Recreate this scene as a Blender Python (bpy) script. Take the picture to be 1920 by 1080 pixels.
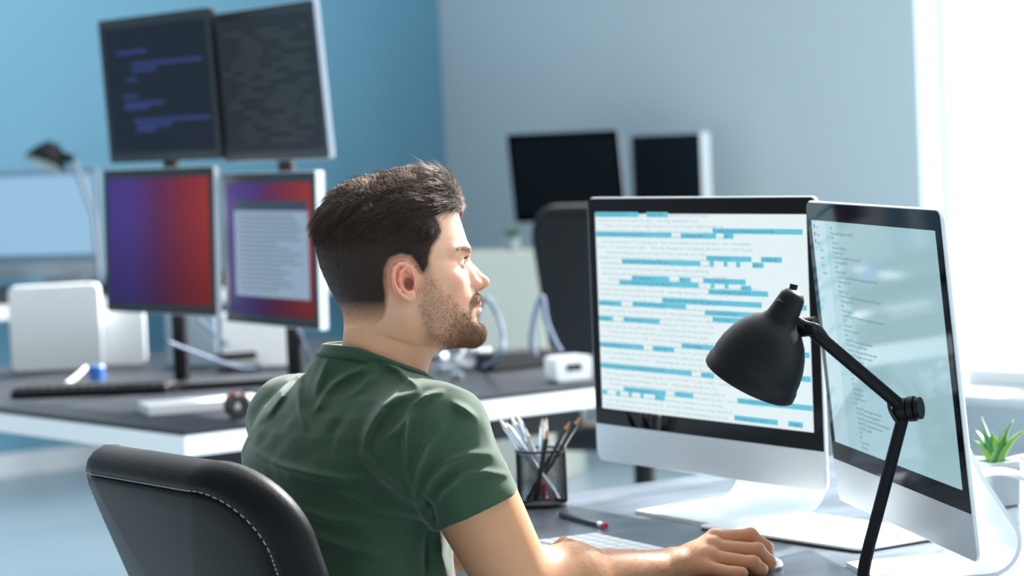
import bpy, bmesh, math, random
import numpy as np
from mathutils import Vector, Matrix
random.seed(7)
rng = np.random.default_rng(7)
for o in list(bpy.data.objects):
    bpy.data.objects.remove(o)
SC = bpy.context.scene
COL = SC.collection

# ------------------------------------------------------------------ camera
FPX = 5000.0
CAM_Z = 1.37
PITCH, ROLL = math.radians(3.2), math.radians(2.5)
_r = Vector((1, 0, 0)); _f = Vector((0, math.cos(PITCH), -math.sin(PITCH))); _u = Vector((0, math.sin(PITCH), math.cos(PITCH)))
CR = math.cos(ROLL) * _r - math.sin(ROLL) * _u
CU = math.sin(ROLL) * _r + math.cos(ROLL) * _u
CF = _f
cd = bpy.data.cameras.new('camera')
cd.sensor_width = 36.0
cd.lens = FPX / 1920.0 * 36.0
cd.clip_start = 0.05
cd.clip_end = 100
cd.dof.use_dof = True
cd.dof.focus_distance = 3.58
cd.dof.aperture_fstop = 4.6
cam = bpy.data.objects.new('camera', cd)
COL.objects.link(cam)
M = Matrix.Identity(4)
for i in range(3):
    M[i][0] = CR[i]; M[i][1] = CU[i]; M[i][2] = -CF[i]
M[2][3] = CAM_Z
cam.matrix_world = M
SC.camera = cam

def at(px, py, d):
    """world point seen at pixel (px,py) at forward distance d metres"""
    v = CF + CR * ((px - 960) / FPX) - CU * ((py - 540) / FPX)
    return Vector((0, 0, CAM_Z)) + v * (d / v.y)

def on(px, py, z):
    """world point seen at pixel (px,py) lying on the horizontal plane of height z"""
    v = CF + CR * ((px - 960) / FPX) - CU * ((py - 540) / FPX)
    return Vector((0, 0, CAM_Z)) + v * ((z - CAM_Z) / v.z)

# ------------------------------------------------------------------ light
SC.view_settings.view_transform = 'Standard'
SC.view_settings.look = 'None'
SC.view_settings.exposure = 0.0
SC.view_settings.gamma = 1.0
SC.view_settings.use_curve_mapping = False
SUN_DIR = Vector((0.55, 0.70, 0.60)).normalized()      # towards the sun
world = bpy.data.worlds.new('world'); SC.world = world
world.use_nodes = True
nt = world.node_tree; nt.nodes.clear()
wo = nt.nodes.new('ShaderNodeOutputWorld'); bg = nt.nodes.new('ShaderNodeBackground')
tc = nt.nodes.new('ShaderNodeTexCoord')
dot = nt.nodes.new('ShaderNodeVectorMath'); dot.operation = 'DOT_PRODUCT'
WIN_DIR = Vector((0.62, 0.76, 0.12)).normalized()
dot.inputs[1].default_value = WIN_DIR
nrm = nt.nodes.new('ShaderNodeVectorMath'); nrm.operation = 'NORMALIZE'
nt.links.new(tc.outputs['Generated'], nrm.inputs[0]); nt.links.new(nrm.outputs[0], dot.inputs[0])
rmp = nt.nodes.new('ShaderNodeValToRGB')
rmp.color_ramp.elements[0].position = 0.5; rmp.color_ramp.elements[0].color = (0.84, 0.93, 0.98, 1)
rmp.color_ramp.elements[1].position = 0.985; rmp.color_ramp.elements[1].color = (5.5, 5.8, 6.0, 1)
e_ = rmp.color_ramp.elements.new(0.0); e_.color = (0.48, 0.55, 0.61, 1)
e_ = rmp.color_ramp.elements.new(0.3); e_.color = (0.62, 0.70, 0.76, 1)
mr = nt.nodes.new('ShaderNodeMapRange'); mr.inputs[1].default_value = -1; mr.inputs[2].default_value = 1
nt.links.new(dot.outputs['Value'], mr.inputs[0]); nt.links.new(mr.outputs[0], rmp.inputs[0])
nt.links.new(rmp.outputs[0], bg.inputs[0]); bg.inputs[1].default_value = 0.9
nt.links.new(bg.outputs[0], wo.inputs[0])
sun_d = bpy.data.lights.new('sun', 'SUN'); sun_d.energy = 14.0; sun_d.angle = math.radians(3); sun_d.color = (1.0, 0.97, 0.93)
sun = bpy.data.objects.new('sun', sun_d); COL.objects.link(sun)
sun.rotation_euler = (-SUN_DIR).to_track_quat('-Z', 'Y').to_euler()
sun.location = (5, 5, 5)
# added fill lamp out of frame at right, brightens the pale wall; no window there
al = bpy.data.lights.new('side_fill_light', 'AREA'); al.shape = 'RECTANGLE'; al.size = 3.0; al.size_y = 2.2; al.energy = 110; al.color = (0.93, 0.97, 1.0)
ao = bpy.data.objects.new('side_fill_light', al); COL.objects.link(ao); ao.location = (4.6, 6.6, 2.0)
ao.rotation_euler = Vector((-1, -0.05, -0.15)).to_track_quat('-Z', 'Z').to_euler()
# daylight pouring in through the big back window beyond the right edge
bl_ = bpy.data.lights.new('back_window_daylight', 'AREA'); bl_.shape = 'RECTANGLE'; bl_.size = 3.4; bl_.size_y = 2.6; bl_.energy = 260; bl_.color = (0.95, 0.98, 1.0)
bo = bpy.data.objects.new('back_window_daylight', bl_); COL.objects.link(bo); bo.location = (3.0, 8.3, 1.8)
bo.rotation_euler = Vector((-0.8, -0.6, -0.05)).to_track_quat('-Z', 'Z').to_euler()

# ------------------------------------------------------------------ materials
def lin(c):
    return tuple(((x / 255.0) / 12.92 if x / 255.0 <= 0.04045 else ((x / 255.0 + 0.055) / 1.055) ** 2.4) for x in c)
def mat(name, rgb, rough=0.5, metal=0.0, spec=0.5, noise=0.0, nscale=20.0, bump=0.0, bscale=200.0, emit=None, estr=0.0, sheen=0.0, coat=0.0, sss=0.0, stretch=None):
    m = bpy.data.materials.new(name); m.use_nodes = True
    n = m.node_tree; p = n.nodes['Principled BSDF']
    c = lin(rgb)
    p.inputs['Base Color'].default_value = (*c, 1)
    p.inputs['Roughness'].default_value = rough
    p.inputs['Metallic'].default_value = metal
    p.inputs['Specular IOR Level'].default_value = spec
    if sheen: p.inputs['Sheen Weight'].default_value = sheen
    if coat:
        p.inputs['Coat Weight'].default_value = coat; p.inputs['Coat Roughness'].default_value = 0.05
    if sss:
        p.inputs['Subsurface Weight'].default_value = sss
        p.inputs['Subsurface Radius'].default_value = (1.0, 0.35, 0.2)
        p.inputs['Subsurface Scale'].default_value = 0.006
    if emit:
        p.inputs['Emission Color'].default_value = (*lin(emit), 1); p.inputs['Emission Strength'].default_value = estr
    t = None
    if noise or bump:
        t = n.nodes.new('ShaderNodeTexCoord')
        src = t.outputs['Object']
        if stretch:
            mp = n.nodes.new('ShaderNodeMapping'); mp.inputs['Scale'].default_value = stretch
            n.links.new(src, mp.inputs['Vector']); src = mp.outputs[0]
    if noise:
        tx = n.nodes.new('ShaderNodeTexNoise'); tx.inputs['Scale'].default_value = nscale; tx.inputs['Detail'].default_value = 5
        n.links.new(src, tx.inputs['Vector'])
        r = n.nodes.new('ShaderNodeValToRGB')
        r.color_ramp.elements[0].position = 0.3; r.color_ramp.elements[1].position = 0.7
        r.color_ramp.elements[0].color = (*[x * (1 - noise) for x in c], 1); r.color_ramp.elements[1].color = (*[min(1, x * (1 + noise)) for x in c], 1)
        n.links.new(tx.outputs['Fac'], r.inputs[0]); n.links.new(r.outputs[0], p.inputs['Base Color'])
    if bump:
        tb = n.nodes.new('ShaderNodeTexNoise'); tb.inputs['Scale'].default_value = bscale; tb.inputs['Detail'].default_value = 3
        n.links.new(src, tb.inputs['Vector'])
        b = n.nodes.new('ShaderNodeBump'); b.inputs['Strength'].default_value = bump; b.inputs['Distance'].default_value = 0.002
        n.links.new(tb.outputs['Fac'], b.inputs['Height']); n.links.new(b.outputs[0], p.inputs['Normal'])
    return m
def attr_mat(name, attr, rough, sss=0.0, bump=0.0, bscale=900, spec=0.5, sheen=0.0, translucent=0.0):
    m = mat(name, (200, 150, 120), rough, bump=bump, bscale=bscale, sss=sss, spec=spec, sheen=sheen)
    n = m.node_tree; a = n.nodes.new('ShaderNodeAttribute'); a.attribute_name = attr
    n.links.new(a.outputs['Color'], n.nodes['Principled BSDF'].inputs['Base Color'])
    if translucent:
        tr = n.nodes.new('ShaderNodeBsdfTranslucent'); mx = n.nodes.new('ShaderNodeMixShader'); mx.inputs[0].default_value = translucent
        g = n.nodes.new('ShaderNodeGamma'); g.inputs[1].default_value = 0.45
        n.links.new(a.outputs['Color'], g.inputs[0]); n.links.new(g.outputs[0], tr.inputs[0])
        n.links.new(n.nodes['Principled BSDF'].outputs[0], mx.inputs[1]); n.links.new(tr.outputs[0], mx.inputs[2])
        n.links.new(mx.outputs[0], n.nodes['Material Output'].inputs[0])
    return m

MT = {}
MT['alu'] = mat('aluminium', (222, 229, 234), 0.42, 0.3)
MT['alu_edge'] = mat('polished_aluminium', (235, 238, 242), 0.18, 0.9)
MT['bezel'] = mat('black_glass', (4, 7, 12), 0.05, 0, 0.09)
MT['black_metal'] = mat('black_painted_metal', (6, 9, 15), 0.5, 0.0, 0.22)
MT['black_plastic'] = mat('black_plastic', (16, 17, 20), 0.45)
MT['dark_panel'] = mat('dark_screen_panel', (14, 18, 22), 0.5, spec=0.15)
MT['white_plastic'] = mat('white_plastic', (232, 236, 238), 0.35)
MT['white_paint'] = mat('white_paint', (228, 232, 234), 0.5)
MT['cream'] = mat('cream_laminate', (205, 208, 196), 0.5)
MT['leather'] = mat('black_leather', (8, 11, 13), 0.5, 0, 0.12, bump=0.2, bscale=350)
MT['fabric_black'] = mat('black_mesh_fabric', (18, 21, 24), 0.8, bump=0.3, bscale=500)
MT['thread'] = mat('grey_thread', (150, 155, 165), 0.7)
MT['desk'] = mat('concrete_desk_top', (98, 107, 118), 0.24, 0, 0.5, noise=0.5, nscale=4.0, bump=0.06, bscale=60, stretch=(1, 2.5, 1))
MT['desk_dark'] = mat('dark_desk_top', (24, 29, 40), 0.5, 0, 0.3, noise=0.15, nscale=6)
MT['desk_edge'] = mat('white_desk_edge', (232, 234, 236), 0.45)
MT['chrome'] = mat('chrome', (220, 225, 230), 0.15, 1.0)
MT['steel'] = mat('brushed_steel', (150, 160, 170), 0.35, 0.8)
MT['wood'] = mat('pencil_wood', (205, 150, 105), 0.6)
MT['graphite'] = mat('graphite', (40, 40, 45), 0.4)
MT['pencil'] = mat('black_pencil_lacquer', (28, 30, 36), 0.3)
MT['silver_pen'] = mat('silver_pencil_lacquer', (190, 200, 212), 0.25, 0.5)
MT['red'] = mat('red_rubber', (205, 35, 70), 0.5)
MT['leaf'] = mat('succulent_leaf', (42, 108, 50), 0.4, noise=0.3, nscale=30)
MT['leaf_pale'] = mat('succulent_leaf_pale', (98, 150, 52), 0.4, noise=0.3, nscale=30)
MT['pot'] = mat('pale_grey_ceramic', (160, 170, 176), 0.35, noise=0.08, nscale=25)
MT['soil'] = mat('soil', (60, 45, 35), 0.9, noise=0.4, nscale=60)
MT['blue_cloth'] = mat('blue_plastic', (60, 120, 200), 0.4)
MT['cable_white'] = mat('white_cable', (225, 230, 235), 0.4)
MT['cable_blue'] = mat('grey_blue_cable', (95, 112, 138), 0.4)
MT['denim'] = mat('dark_denim', (40, 48, 62), 0.8, bump=0.2, bscale=700)
MT['shoe'] = mat('dark_shoe', (40, 36, 34), 0.6)
MT['sole'] = mat('white_sole', (220, 220, 215), 0.6)
MT['lamp_inside'] = mat('white_lamp_inside', (225, 225, 220), 0.5)
MT['paper'] = mat('white_paper', (236, 239, 240), 0.5)

# ------------------------------------------------------------------ helpers
class MB:
    """collects shapes, links them as ONE mesh object"""
    def __init__(s): s.v = []; s.f = []; s.m = []
    def add(s, V, F, mi=0, X=None):
        b = len(s.v)
        for p in V:
            p = Vector(p)
            s.v.append(X @ p if X is not None else p)
        for q in F:
            s.f.append(tuple(b + i for i in q)); s.m.append(mi)
    def box(s, c, d, mi=0, X=None, rz=0.0, rx=0.0):
        R = Matrix.Rotation(rz, 4, 'Z') @ Matrix.Rotation(rx, 4, 'X')
        V = []
        for i in (-1, 1):
            for j in (-1, 1):
                for k in (-1, 1):
                    V.append(Vector(c) + R @ Vector((i * d[0] / 2, j * d[1] / 2, k * d[2] / 2)))
        F = [(0, 1, 3, 2), (4, 6, 7, 5), (0, 4, 5, 1), (2, 3, 7, 6), (0, 2, 6, 4), (1, 5, 7, 3)]
        s.add(V, F, mi, X); return s
    def loft(s, rings, mi=0, cap=True, X=None, closed=True):
        n = len(rings[0]); V = [p for r in rings for p in r]; F = []
        for k in range(len(rings) - 1):
            for i in range(n if closed else n - 1):
                j = (i + 1) % n
                F.append((k * n + i, k * n + j, (k + 1) * n + j, (k + 1) * n + i))
        if cap:
            F.append(tuple(range(n - 1, -1, -1))); F.append(tuple((len(rings) - 1) * n + i for i in range(n)))
        s.add(V, F, mi, X); return s
    def tube(s, pts, r, n=10, mi=0, X=None, cap=True):
        pts = [Vector(p) for p in pts]
        rs = [r[min(i, len(r) - 1)] for i in range(len(pts))] if isinstance(r, (list, tuple)) else [r] * len(pts)
        up = Vector((0, 0, 1)); rings = []; prev = None
        for i, p in enumerate(pts):
            a = pts[max(i - 1, 0)]; b = pts[min(i + 1, len(pts) - 1)]
            t = (b - a).normalized()
            if prev is None:
                prev = t.orthogonal().normalized()
            e = (prev - t * prev.dot(t))
            e = e.normalized() if e.length > 1e-6 else t.orthogonal().normalized()
            prev = e; g = t.cross(e)
            rings.append([p + rs[i] * (math.cos(2 * math.pi * k / n) * e + math.sin(2 * math.pi * k / n) * g) for k in range(n)])
        return s.loft(rings, mi, cap, X)
    def lathe(s, prof, n=32, mi=0, X=None, cap=False):
        rings = [[Vector((r * math.cos(2 * math.pi * k / n), r * math.sin(2 * math.pi * k / n), z)) for k in range(n)] for r, z in prof]
        return s.loft(rings, mi, cap, X)
    def build(s, name, mats, parent=None, smooth=False, bevel=0.0, fix=True, auto=None):
        me = bpy.data.meshes.new(name)
        me.from_pydata([tuple(p) for p in s.v], [], s.f)
        if not isinstance(mats, (list, tuple)): mats = [mats]
        for m in mats: me.materials.append(m)
        me.polygons.foreach_set('material_index', s.m)
        if fix:
            bm = bmesh.new(); bm.from_mesh(me); bmesh.ops.recalc_face_normals(bm, faces=bm.faces); bm.to_mesh(me); bm.free()
        me.polygons.foreach_set('use_smooth', [smooth] * len(me.polygons))
        o = bpy.data.objects.new(name, me); COL.objects.link(o)
        if parent: o.parent = parent
        if smooth and auto:
            me.set_sharp_from_angle(angle=math.radians(auto))
        if bevel:
            b = o.modifiers.new('bevel', 'BEVEL'); b.width = bevel; b.segments = 3; b.limit_method = 'ANGLE'; b.angle_limit = math.radians(40)
        return o

def spline(pts, n=8):
    pts = [Vector(p) for p in pts]; out = []
    P = [pts[0] * 2 - pts[1]] + pts + [pts[-1] * 2 - pts[-2]]
    for i in range(1, len(P) - 2):
        a, b, c, d = P[i - 1], P[i], P[i + 1], P[i + 2]
        for k in range(n):
            t = k / n
            out.append(0.5 * ((2 * b) + (c - a) * t + (2 * a - 5 * b + 4 * c - d) * t * t + (3 * b - a - 3 * c + d) * t ** 3))
    out.append(pts[-1]); return out
def rrect(w, h, r, n=6, y=0.0, cx=0.0, cz=0.0):
    out = []
    for (sx, sz, a0) in ((1, 1, 0), (-1, 1, 90), (-1, -1, 180), (1, -1, 270)):
        for k in range(n + 1):
            a = math.radians(a0 + 90 * k / n)
            out.append(Vector((cx + sx * (w / 2 - r) + r * math.cos(a), y, cz + sz * (h / 2 - r) + r * math.sin(a))))
    return out
def tag(o, label, cat, group=None, kind=None):
    o['label'] = label
    if cat: o['category'] = cat
    if group: o['group'] = group
    if kind: o['kind'] = kind
    return o
def thing(name, label, cat, loc=(0, 0, 0), rz=0.0, group=None):
    o = bpy.data.objects.new(name, None); COL.objects.link(o)
    o.empty_display_size = 0.05
    o.location = loc; o.rotation_euler = (0, 0, rz)
    return tag(o, label, cat, group)
def dup(root, loc, rz, label, group=None):
    r = root.copy(); COL.objects.link(r); r.location = loc; r.rotation_euler = (0, 0, rz); r['label'] = label
    if group: r['group'] = group
    for ch in list(root.children):
        c = ch.copy(); COL.objects.link(c); c.parent = r
        for g in list(ch.children):
            d = g.copy(); COL.objects.link(d); d.parent = c
    return r
def struct(name, mb, m, **k):
    o = mb.build(name, m, **k); o['kind'] = 'structure'; return o

def text_mesh(body, size, spacing=1.0, shear=0.0):
    """real lettering as vertices and faces in the xy plane"""
    cu = bpy.data.curves.new('t', 'FONT'); cu.body = body; cu.size = size; cu.space_line = spacing; cu.resolution_u = 1
    ob = bpy.data.objects.new('t', cu); COL.objects.link(ob)
    dg = bpy.context.evaluated_depsgraph_get(); e = ob.evaluated_get(dg); me = e.to_mesh()
    V = [v.co.copy() for v in me.vertices]; F = [tuple(p.vertices) for p in me.polygons]
    e.to_mesh_clear(); bpy.data.objects.remove(ob); bpy.data.curves.remove(cu)
    return V, F

# ------------------------------------------------------------------ room
UA = Vector((0.8, 0.6, 0)); UB = Vector((-0.6, 0.8, 0)); UV = Vector((0.6, -0.8, 0))
YAW = math.atan2(0.6, 0.8)
CORNER = at(840, 400, 13.0); CORNER.z = 0
m_floor = mat('pale_blue_floor', (168, 186, 196), 0.28, 0, 0.5, noise=0.06, nscale=3)
m_blue = mat('blue_wall_paint', (112, 164, 188), 0.7, bump=0.05, bscale=80)
m_light = mat('pale_wall_paint', (214, 224, 228), 0.7, bump=0.05, bscale=80)
m_white = MT['white_paint']
fl = MB(); fl.box((0, 7, -0.05), (16, 20, 0.1)); struct('floor', fl, m_floor)
def wall_seg(mb, p0, dirv, s0, s1, z0, z1, th=0.2, side=1, mi=0):
    """slab from p0+dir*s0 to p0+dir*s1 thickened away from the room"""
    n = Vector((dirv.y, -dirv.x, 0)) * side
    a = p0 + dirv * s0; b = p0 + dirv * s1
    V = [Vector((q.x, q.y, z)) for z in (z0, z1) for q in (a, b, b + n * th, a + n * th)]
    F = [(0, 1, 2, 3), (7, 6, 5, 4), (0, 4, 5, 1), (1, 5, 6, 2), (2, 6, 7, 3), (3, 7, 4, 0)]
    mb.add(V, F, mi)
HW = 3.4
w = MB(); wall_seg(w, CORNER, -UA, -0.2, 7.0, 0, HW, side=1); struct('wall_left', w, m_blue)
# pale wall with a wide window: opening from T0 on
T0, T1 = 3.19, 9.4
SILL = 0.29
LIN = 3.2
w = MB(); wall_seg(w, CORNER, UV, 0.0, T0, 0, HW, side=-1); wall_seg(w, CORNER, UV, T0, T1, 0, SILL, side=-1)
wall_seg(w, CORNER, UV, T0, T1, LIN, HW, side=-1); wall_seg(w, CORNER, UV, T1, T1 + 1.2, 0, HW, side=-1)
struct('wall_back', w, m_light)
NB = Vector((-UV.y, UV.x, 0))          # outward normal of pale wall
b = MB(); wall_seg(b, CORNER - UB * 0 + Vector((0, 0, 0)), -UA, 0.0, 7.0, 0, 0.1, th=-0.02, side=1); struct('baseboard_left', b, m_white)
b = MB(); wall_seg(b, CORNER, UV, 0.02, T1, 0, 0.1, th=-0.02, side=-1); struct('baseboard_back', b, m_white)
b = MB(); wall_seg(b, CORNER - NB * 0.12, UV, T0 - 0.02, T1, SILL, SILL + 0.035, th=0.34, side=-1); struct('window_sill', b, m_white)
# window frames
def win(name, s0, s1):
    q = MB(); off = CORNER + NB * 0.14
    z0, z1 = SILL + 0.036, LIN - 0.002
    zt = 1.62
    for (a, c_, e, g) in ((s0, s0 + (0.07 if s0 > T0 + .1 else 0.012), z0, z1), (s1 - 0.07, s1, z0, z1)):
        wall_seg(q, off, UV, a, c_, e, g, th=0.06, side=-1)
    for (e, g) in ((z0, z0 + 0.07), (z1 - 0.07, z1)) + (((zt, zt + 0.09),) if s0 > T0 + .1 else ()):
        wall_seg(q, off, UV, s0 + 0.07, s1 - 0.07, e, g, th=0.06, side=-1)
    struct(name, q, m_white)
win('window_1', T0 + 0.002, 3.68); win('window_2', 3.68, 5.7); win('window_3', 5.7, 7.5); win('window_4', 7.5, T1 - 0.002)


# ------------------------------------------------------------------ desks
ZD = 0.74
DC = Vector((0.706, 5.155, 0))       # far corner of the front desk
def desk(name, label, origin, lx, ly, z, mtop, fasc, th_top=0.012, th=0.05, legs=True, inset=0.12):
    """origin = far corner; runs lx along -UA and ly along UV"""
    t = thing(name, label, 'desk', (origin.x, origin.y, 0), YAW)
    top = MB(); top.box((-lx / 2, -ly / 2, z - th_top / 2), (lx, ly, th_top)); top.build('desk_top', mtop, t, bevel=0.002)
    e = MB(); e.box((-lx / 2, -ly / 2, z - th_top - th / 2), (lx, ly, th)); e.build('desk_frame', fasc, t, bevel=0.002)
    if legs:
        for x in (-inset, -lx + inset):
            for y in (-inset, -ly + inset):
                l = MB(); l.tube([(x, y, 0.0), (x, y, z - th_top - th)], 0.022, 16); l.build('leg', MT['chrome'], t, smooth=True, auto=40)
    return t
front_desk = desk('work_desk', 'grey stone-look desk with white edge under the two big computers', DC, 1.385, 1.95, ZD, MT['desk'], MT['desk_edge'], th=0.04)
BC = on(345, 808, ZD)               # near corner of the back desk
# far-corner style origin for back desk: runs a 0..1.55 along UA, b 0..2.15 along UB
t = thing('back_desk', 'black-topped desk with thick white edge crossing behind the man', 'desk', (BC.x, BC.y, 0), YAW)
LA, LB = 1.75, 2.2
q = MB(); q.box((LA / 2, LB / 2, ZD - 0.006), (LA, LB, 0.012)); q.build('desk_top', MT['desk_dark'], t, bevel=0.002)
q = MB(); q.box((LA / 2, LB / 2, ZD - 0.012 - 0.024), (LA, LB, 0.048)); q.build('desk_frame', MT['desk_edge'], t, bevel=0.002)
for x in (0.95, LA - 0.15):
    for y in (0.3, LB - 0.3):
        l = MB(); l.tube([(x, y, 0.0), (x, y, ZD - 0.06)], 0.03, 16); l.build('leg', MT['black_metal'], t, smooth=True, auto=40)
q = MB(); q.box((LA / 2, 0.42, 0.62), (LA - 0.56, 0.04, 0.1)); q.build('crossbar', MT['black_metal'], t, bevel=0.004)
def bd(a, b, z=ZD):
    return Vector((BC.x, BC.y, 0)) + UA * a + UB * b + Vector((0, 0, z))
# far desk along the blue wall
FZ = 0.83
fo = CORNER - UA * 0.4 + UV * 0.05
t = thing('wall_desk', 'long black-topped desk with white edge standing along the far walls', 'desk', (fo.x, fo.y, 0), YAW)
q = MB(); q.box((-1.7, -0.44, FZ - 0.015), (3.4, 0.86, 0.03)); q.build('desk_top', MT['desk_dark'], t, bevel=0.002)
q = MB(); q.box((-1.7, -0.44, FZ - 0.03 - 0.03), (3.4, 0.86, 0.06)); q.build('desk_frame', MT['desk_edge'], t, bevel=0.002)
for x in (-0.15, -1.6, -3.2):
    l = MB(); l.tube(spline([(x, -0.75, FZ - 0.09), (x, -0.78, 0.12), (x, -0.74, 0.03), (x, -0.65, 0.02), (x, -0.1, 0.02)], 6), 0.018, 12); l.build('leg', MT['chrome'], t, smooth=True, auto=40)

# ------------------------------------------------------------------ all-in-one computers
def build_allinone(label, loc, rz, tilt, zc, group=None, screen=None, depth_stand=0.14, HWD=0.118, front=-0.066, mshell=None, mbez=None):
    """origin on desk below the screen centre; zc = centre of the body above the desk"""
    t = thing('desktop_computer', label, 'computer', loc, rz, group)
    W, H = 0.65, 0.456
    X = Matrix.Translation((0, 0, zc)) @ Matrix.Rotation(tilt, 4, 'X')
    s = MB(); rr = 0.018
    rings = [rrect(W - 0.003, H - 0.003, rr, 8, 0.0006), rrect(W, H, rr, 8, 0.002), rrect(W, H, rr, 8, 0.0055), rrect(W - 0.012, H - 0.012, rr, 8, 0.0085),
             rrect(W * 0.86, H * 0.86, 0.05, 8, 0.020), rrect(W * 0.6, H * 0.6, 0.07, 8, 0.034), rrect(W * 0.3, H * 0.3, 0.05, 8, 0.041)]
    s.loft(rings, 0, True, X); s.build('shell', mshell or MT['alu'], t, smooth=True, auto=50)
    gh = H - 0.064; gz = 0.032
    g = MB()
    ou = rrect(W - 0.008, gh - 0.004, 0.013, 8, -0.0006, 0, gz)
    # bottom corners of the glass are square: flatten
    for p in ou:
        if p.z < gz - gh / 2 + 0.016: p.z = gz - gh / 2; p.x = math.copysign(W / 2 - 0.004, p.x) if abs(p.x) > W / 2 - 0.02 else p.x
    ou2 = [Vector((p.x, 0.0015, p.z)) for p in ou]
    g.loft([ou2, ou], 0, True, X); g.build('bezel_glass', mbez or MT['bezel'], t)
    if screen: screen(t, X @ Matrix.Translation((0, -0.0009, 0.032)))
    # stand: foot, bend and neck cut from one plate
    prof = [(front, 0.003), (-0.02, 0.003), (0.05, 0.004), (depth_stand - 0.03, 0.005)]
    for k in range(1, 8):
        a = -90 + 110 * k / 7.0
        prof.append((depth_stand - 0.03 + 0.045 * math.cos(math.radians(a)), 0.05 + 0.045 * math.sin(math.radians(a))))
    prof += [(depth_stand - 0.035, 0.14), (0.06, 0.24), (0.038, 0.285)]
    P = [Vector((0, y, z)) for y, z in prof]
    rings = []
    for i, p in enumerate(P):
        a = P[max(i - 1, 0)]; c = P[min(i + 1, len(P) - 1)]
        tt = (c - a).normalized(); nn = Vector((0, -tt.z, tt.y)) * 0.003
        hw = HWD if i > 0 else HWD - 0.008
        rings.append([p + nn + Vector((-hw, 0, 0)), p + nn + Vector((hw, 0, 0)), p - nn + Vector((hw, 0, 0)), p - nn + Vector((-hw, 0, 0))])
    st = MB(); st.loft(rings, 0, True); so = st.build('stand', MT['alu'], t, smooth=True, auto=35)
    # cable hole ring in the neck
    c0 = Vector((0, 0.0835, 0.19)); ax = Vector((0, -0.55, 1)).normalized()
    hr = MB()
    nv = Vector((0, 1, 0.55)).normalized()
    hr.lathe([(0.0, 0.0055), (0.022, 0.0055), (0.026, 0.0045), (0.026, -0.0045), (0.022, -0.0055), (0, -0.0055)], 24, 0, Matrix.Translation(c0) @ nv.to_track_quat('Z', 'X').to_matrix().to_4x4())
    hr.build('cable_hole', MT['black_plastic'], so, smooth=True, auto=40)
    return t

m_scrA = mat('code_screen', (10, 10, 10), 0.3, emit=(226, 240, 243), estr=1.0, spec=0.2)
m_bar = mat('code_highlight', (10, 10, 10), 0.3, emit=(98, 192, 216), estr=1.0, spec=0.2)
m_txt = mat('code_lettering', (10, 10, 10), 0.3, emit=(150, 180, 188), estr=1.0, spec=0.2)
m_txtd = mat('code_lettering_dark', (10, 10, 10), 0.3, emit=(60, 110, 135), estr=1.0, spec=0.2)
m_scrB = mat('pale_code_screen', (8, 8, 8), 0.05, emit=(150, 184, 192), estr=1.0, spec=0.5)
m_txtB = mat('dark_code_lettering', (8, 8, 8), 0.3, emit=(70, 84, 96), estr=1.0, spec=0.2)
m_sideB = mat('side_strip', (8, 8, 8), 0.05, emit=(166, 194, 204), estr=1.0, spec=0.5)
SW, SH = 0.597, 0.336
BARS = [(0.002, 0.004, 0.226, 0.004), (0.265, 0.004, 0.374, 0.004), (0.002, 0.104, 0.387, 0.104), (0.431, 0.106, 0.599, 0.106), (0.583, 0.081, 0.983, 0.081), (0.633, 0.105, 0.679, 0.105), (0.132, 0.24, 0.521, 0.24), (0.549, 0.213, 0.756, 0.213), (0.799, 0.212, 0.89, 0.212), (0.564, 0.239, 0.584, 0.239), (0.629, 0.238, 0.647, 0.238), (0.686, 0.24, 0.705, 0.24), (0.759, 0.24, 0.809, 0.24), (0.18, 0.323, 0.368, 0.323), (0.416, 0.323, 0.472, 0.323), (0.531, 0.322, 0.727, 0.322), (0.115, 0.347, 0.509, 0.347), (0.565, 0.343, 0.583, 0.343), (0.63, 0.344, 0.648, 0.344), (0.704, 0.351, 0.751, 0.351), (0.554, 0.374, 0.825, 0.374), (0.003, 0.457, 0.122, 0.457), (0.179, 0.454, 0.445, 0.454), (0.329, 0.427, 0.795, 0.427), (0.922, 0.429, 0.989, 0.429), (0.533, 0.477, 0.777, 0.477), (0.568, 0.507, 0.717, 0.507), (0.001, 0.536, 0.075, 0.536), (0.129, 0.535, 0.313, 0.535), (0.001, 0.671, 0.228, 0.671), (0.272, 0.671, 0.379, 0.671), (0.416, 0.646, 0.569, 0.646), (0.002, 0.779, 0.46, 0.779), (0.505, 0.781, 0.566, 0.781), (0.004, 0.916, 0.03, 0.916), (0.076, 0.917, 0.098, 0.917), (0.117, 0.891, 0.33, 0.891), (0.14, 0.915, 0.158, 0.915), (0.201, 0.915, 0.219, 0.915), (0.275, 0.916, 0.324, 0.916), (0.373, 0.889, 0.464, 0.889), (0.67, 0.889, 0.999, 0.889), (0.653, 0.973, 0.848, 0.973), (0.893, 0.972, 0.956, 0.972), (0.915, 0.646, 0.994, 0.646), (0.914, 0.756, 0.996, 0.756), (0.892, 0.51, 0.991, 0.51)]
CODE = ["let result = image_data.get_metadata(image_id, size, total);", "if (!result) { return null; } else { get(list, title, size) }", "  function get_result(image_id, user_id, title, data) {",
        "    array.push(image_data, title, user_id, price, total);", "    return image_data.map(user => user.get(image_id));", "  } else { return list[image_id] + total; }", "for (let i = 0; i < total; i++) { sum += list[i]; }"]
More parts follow.
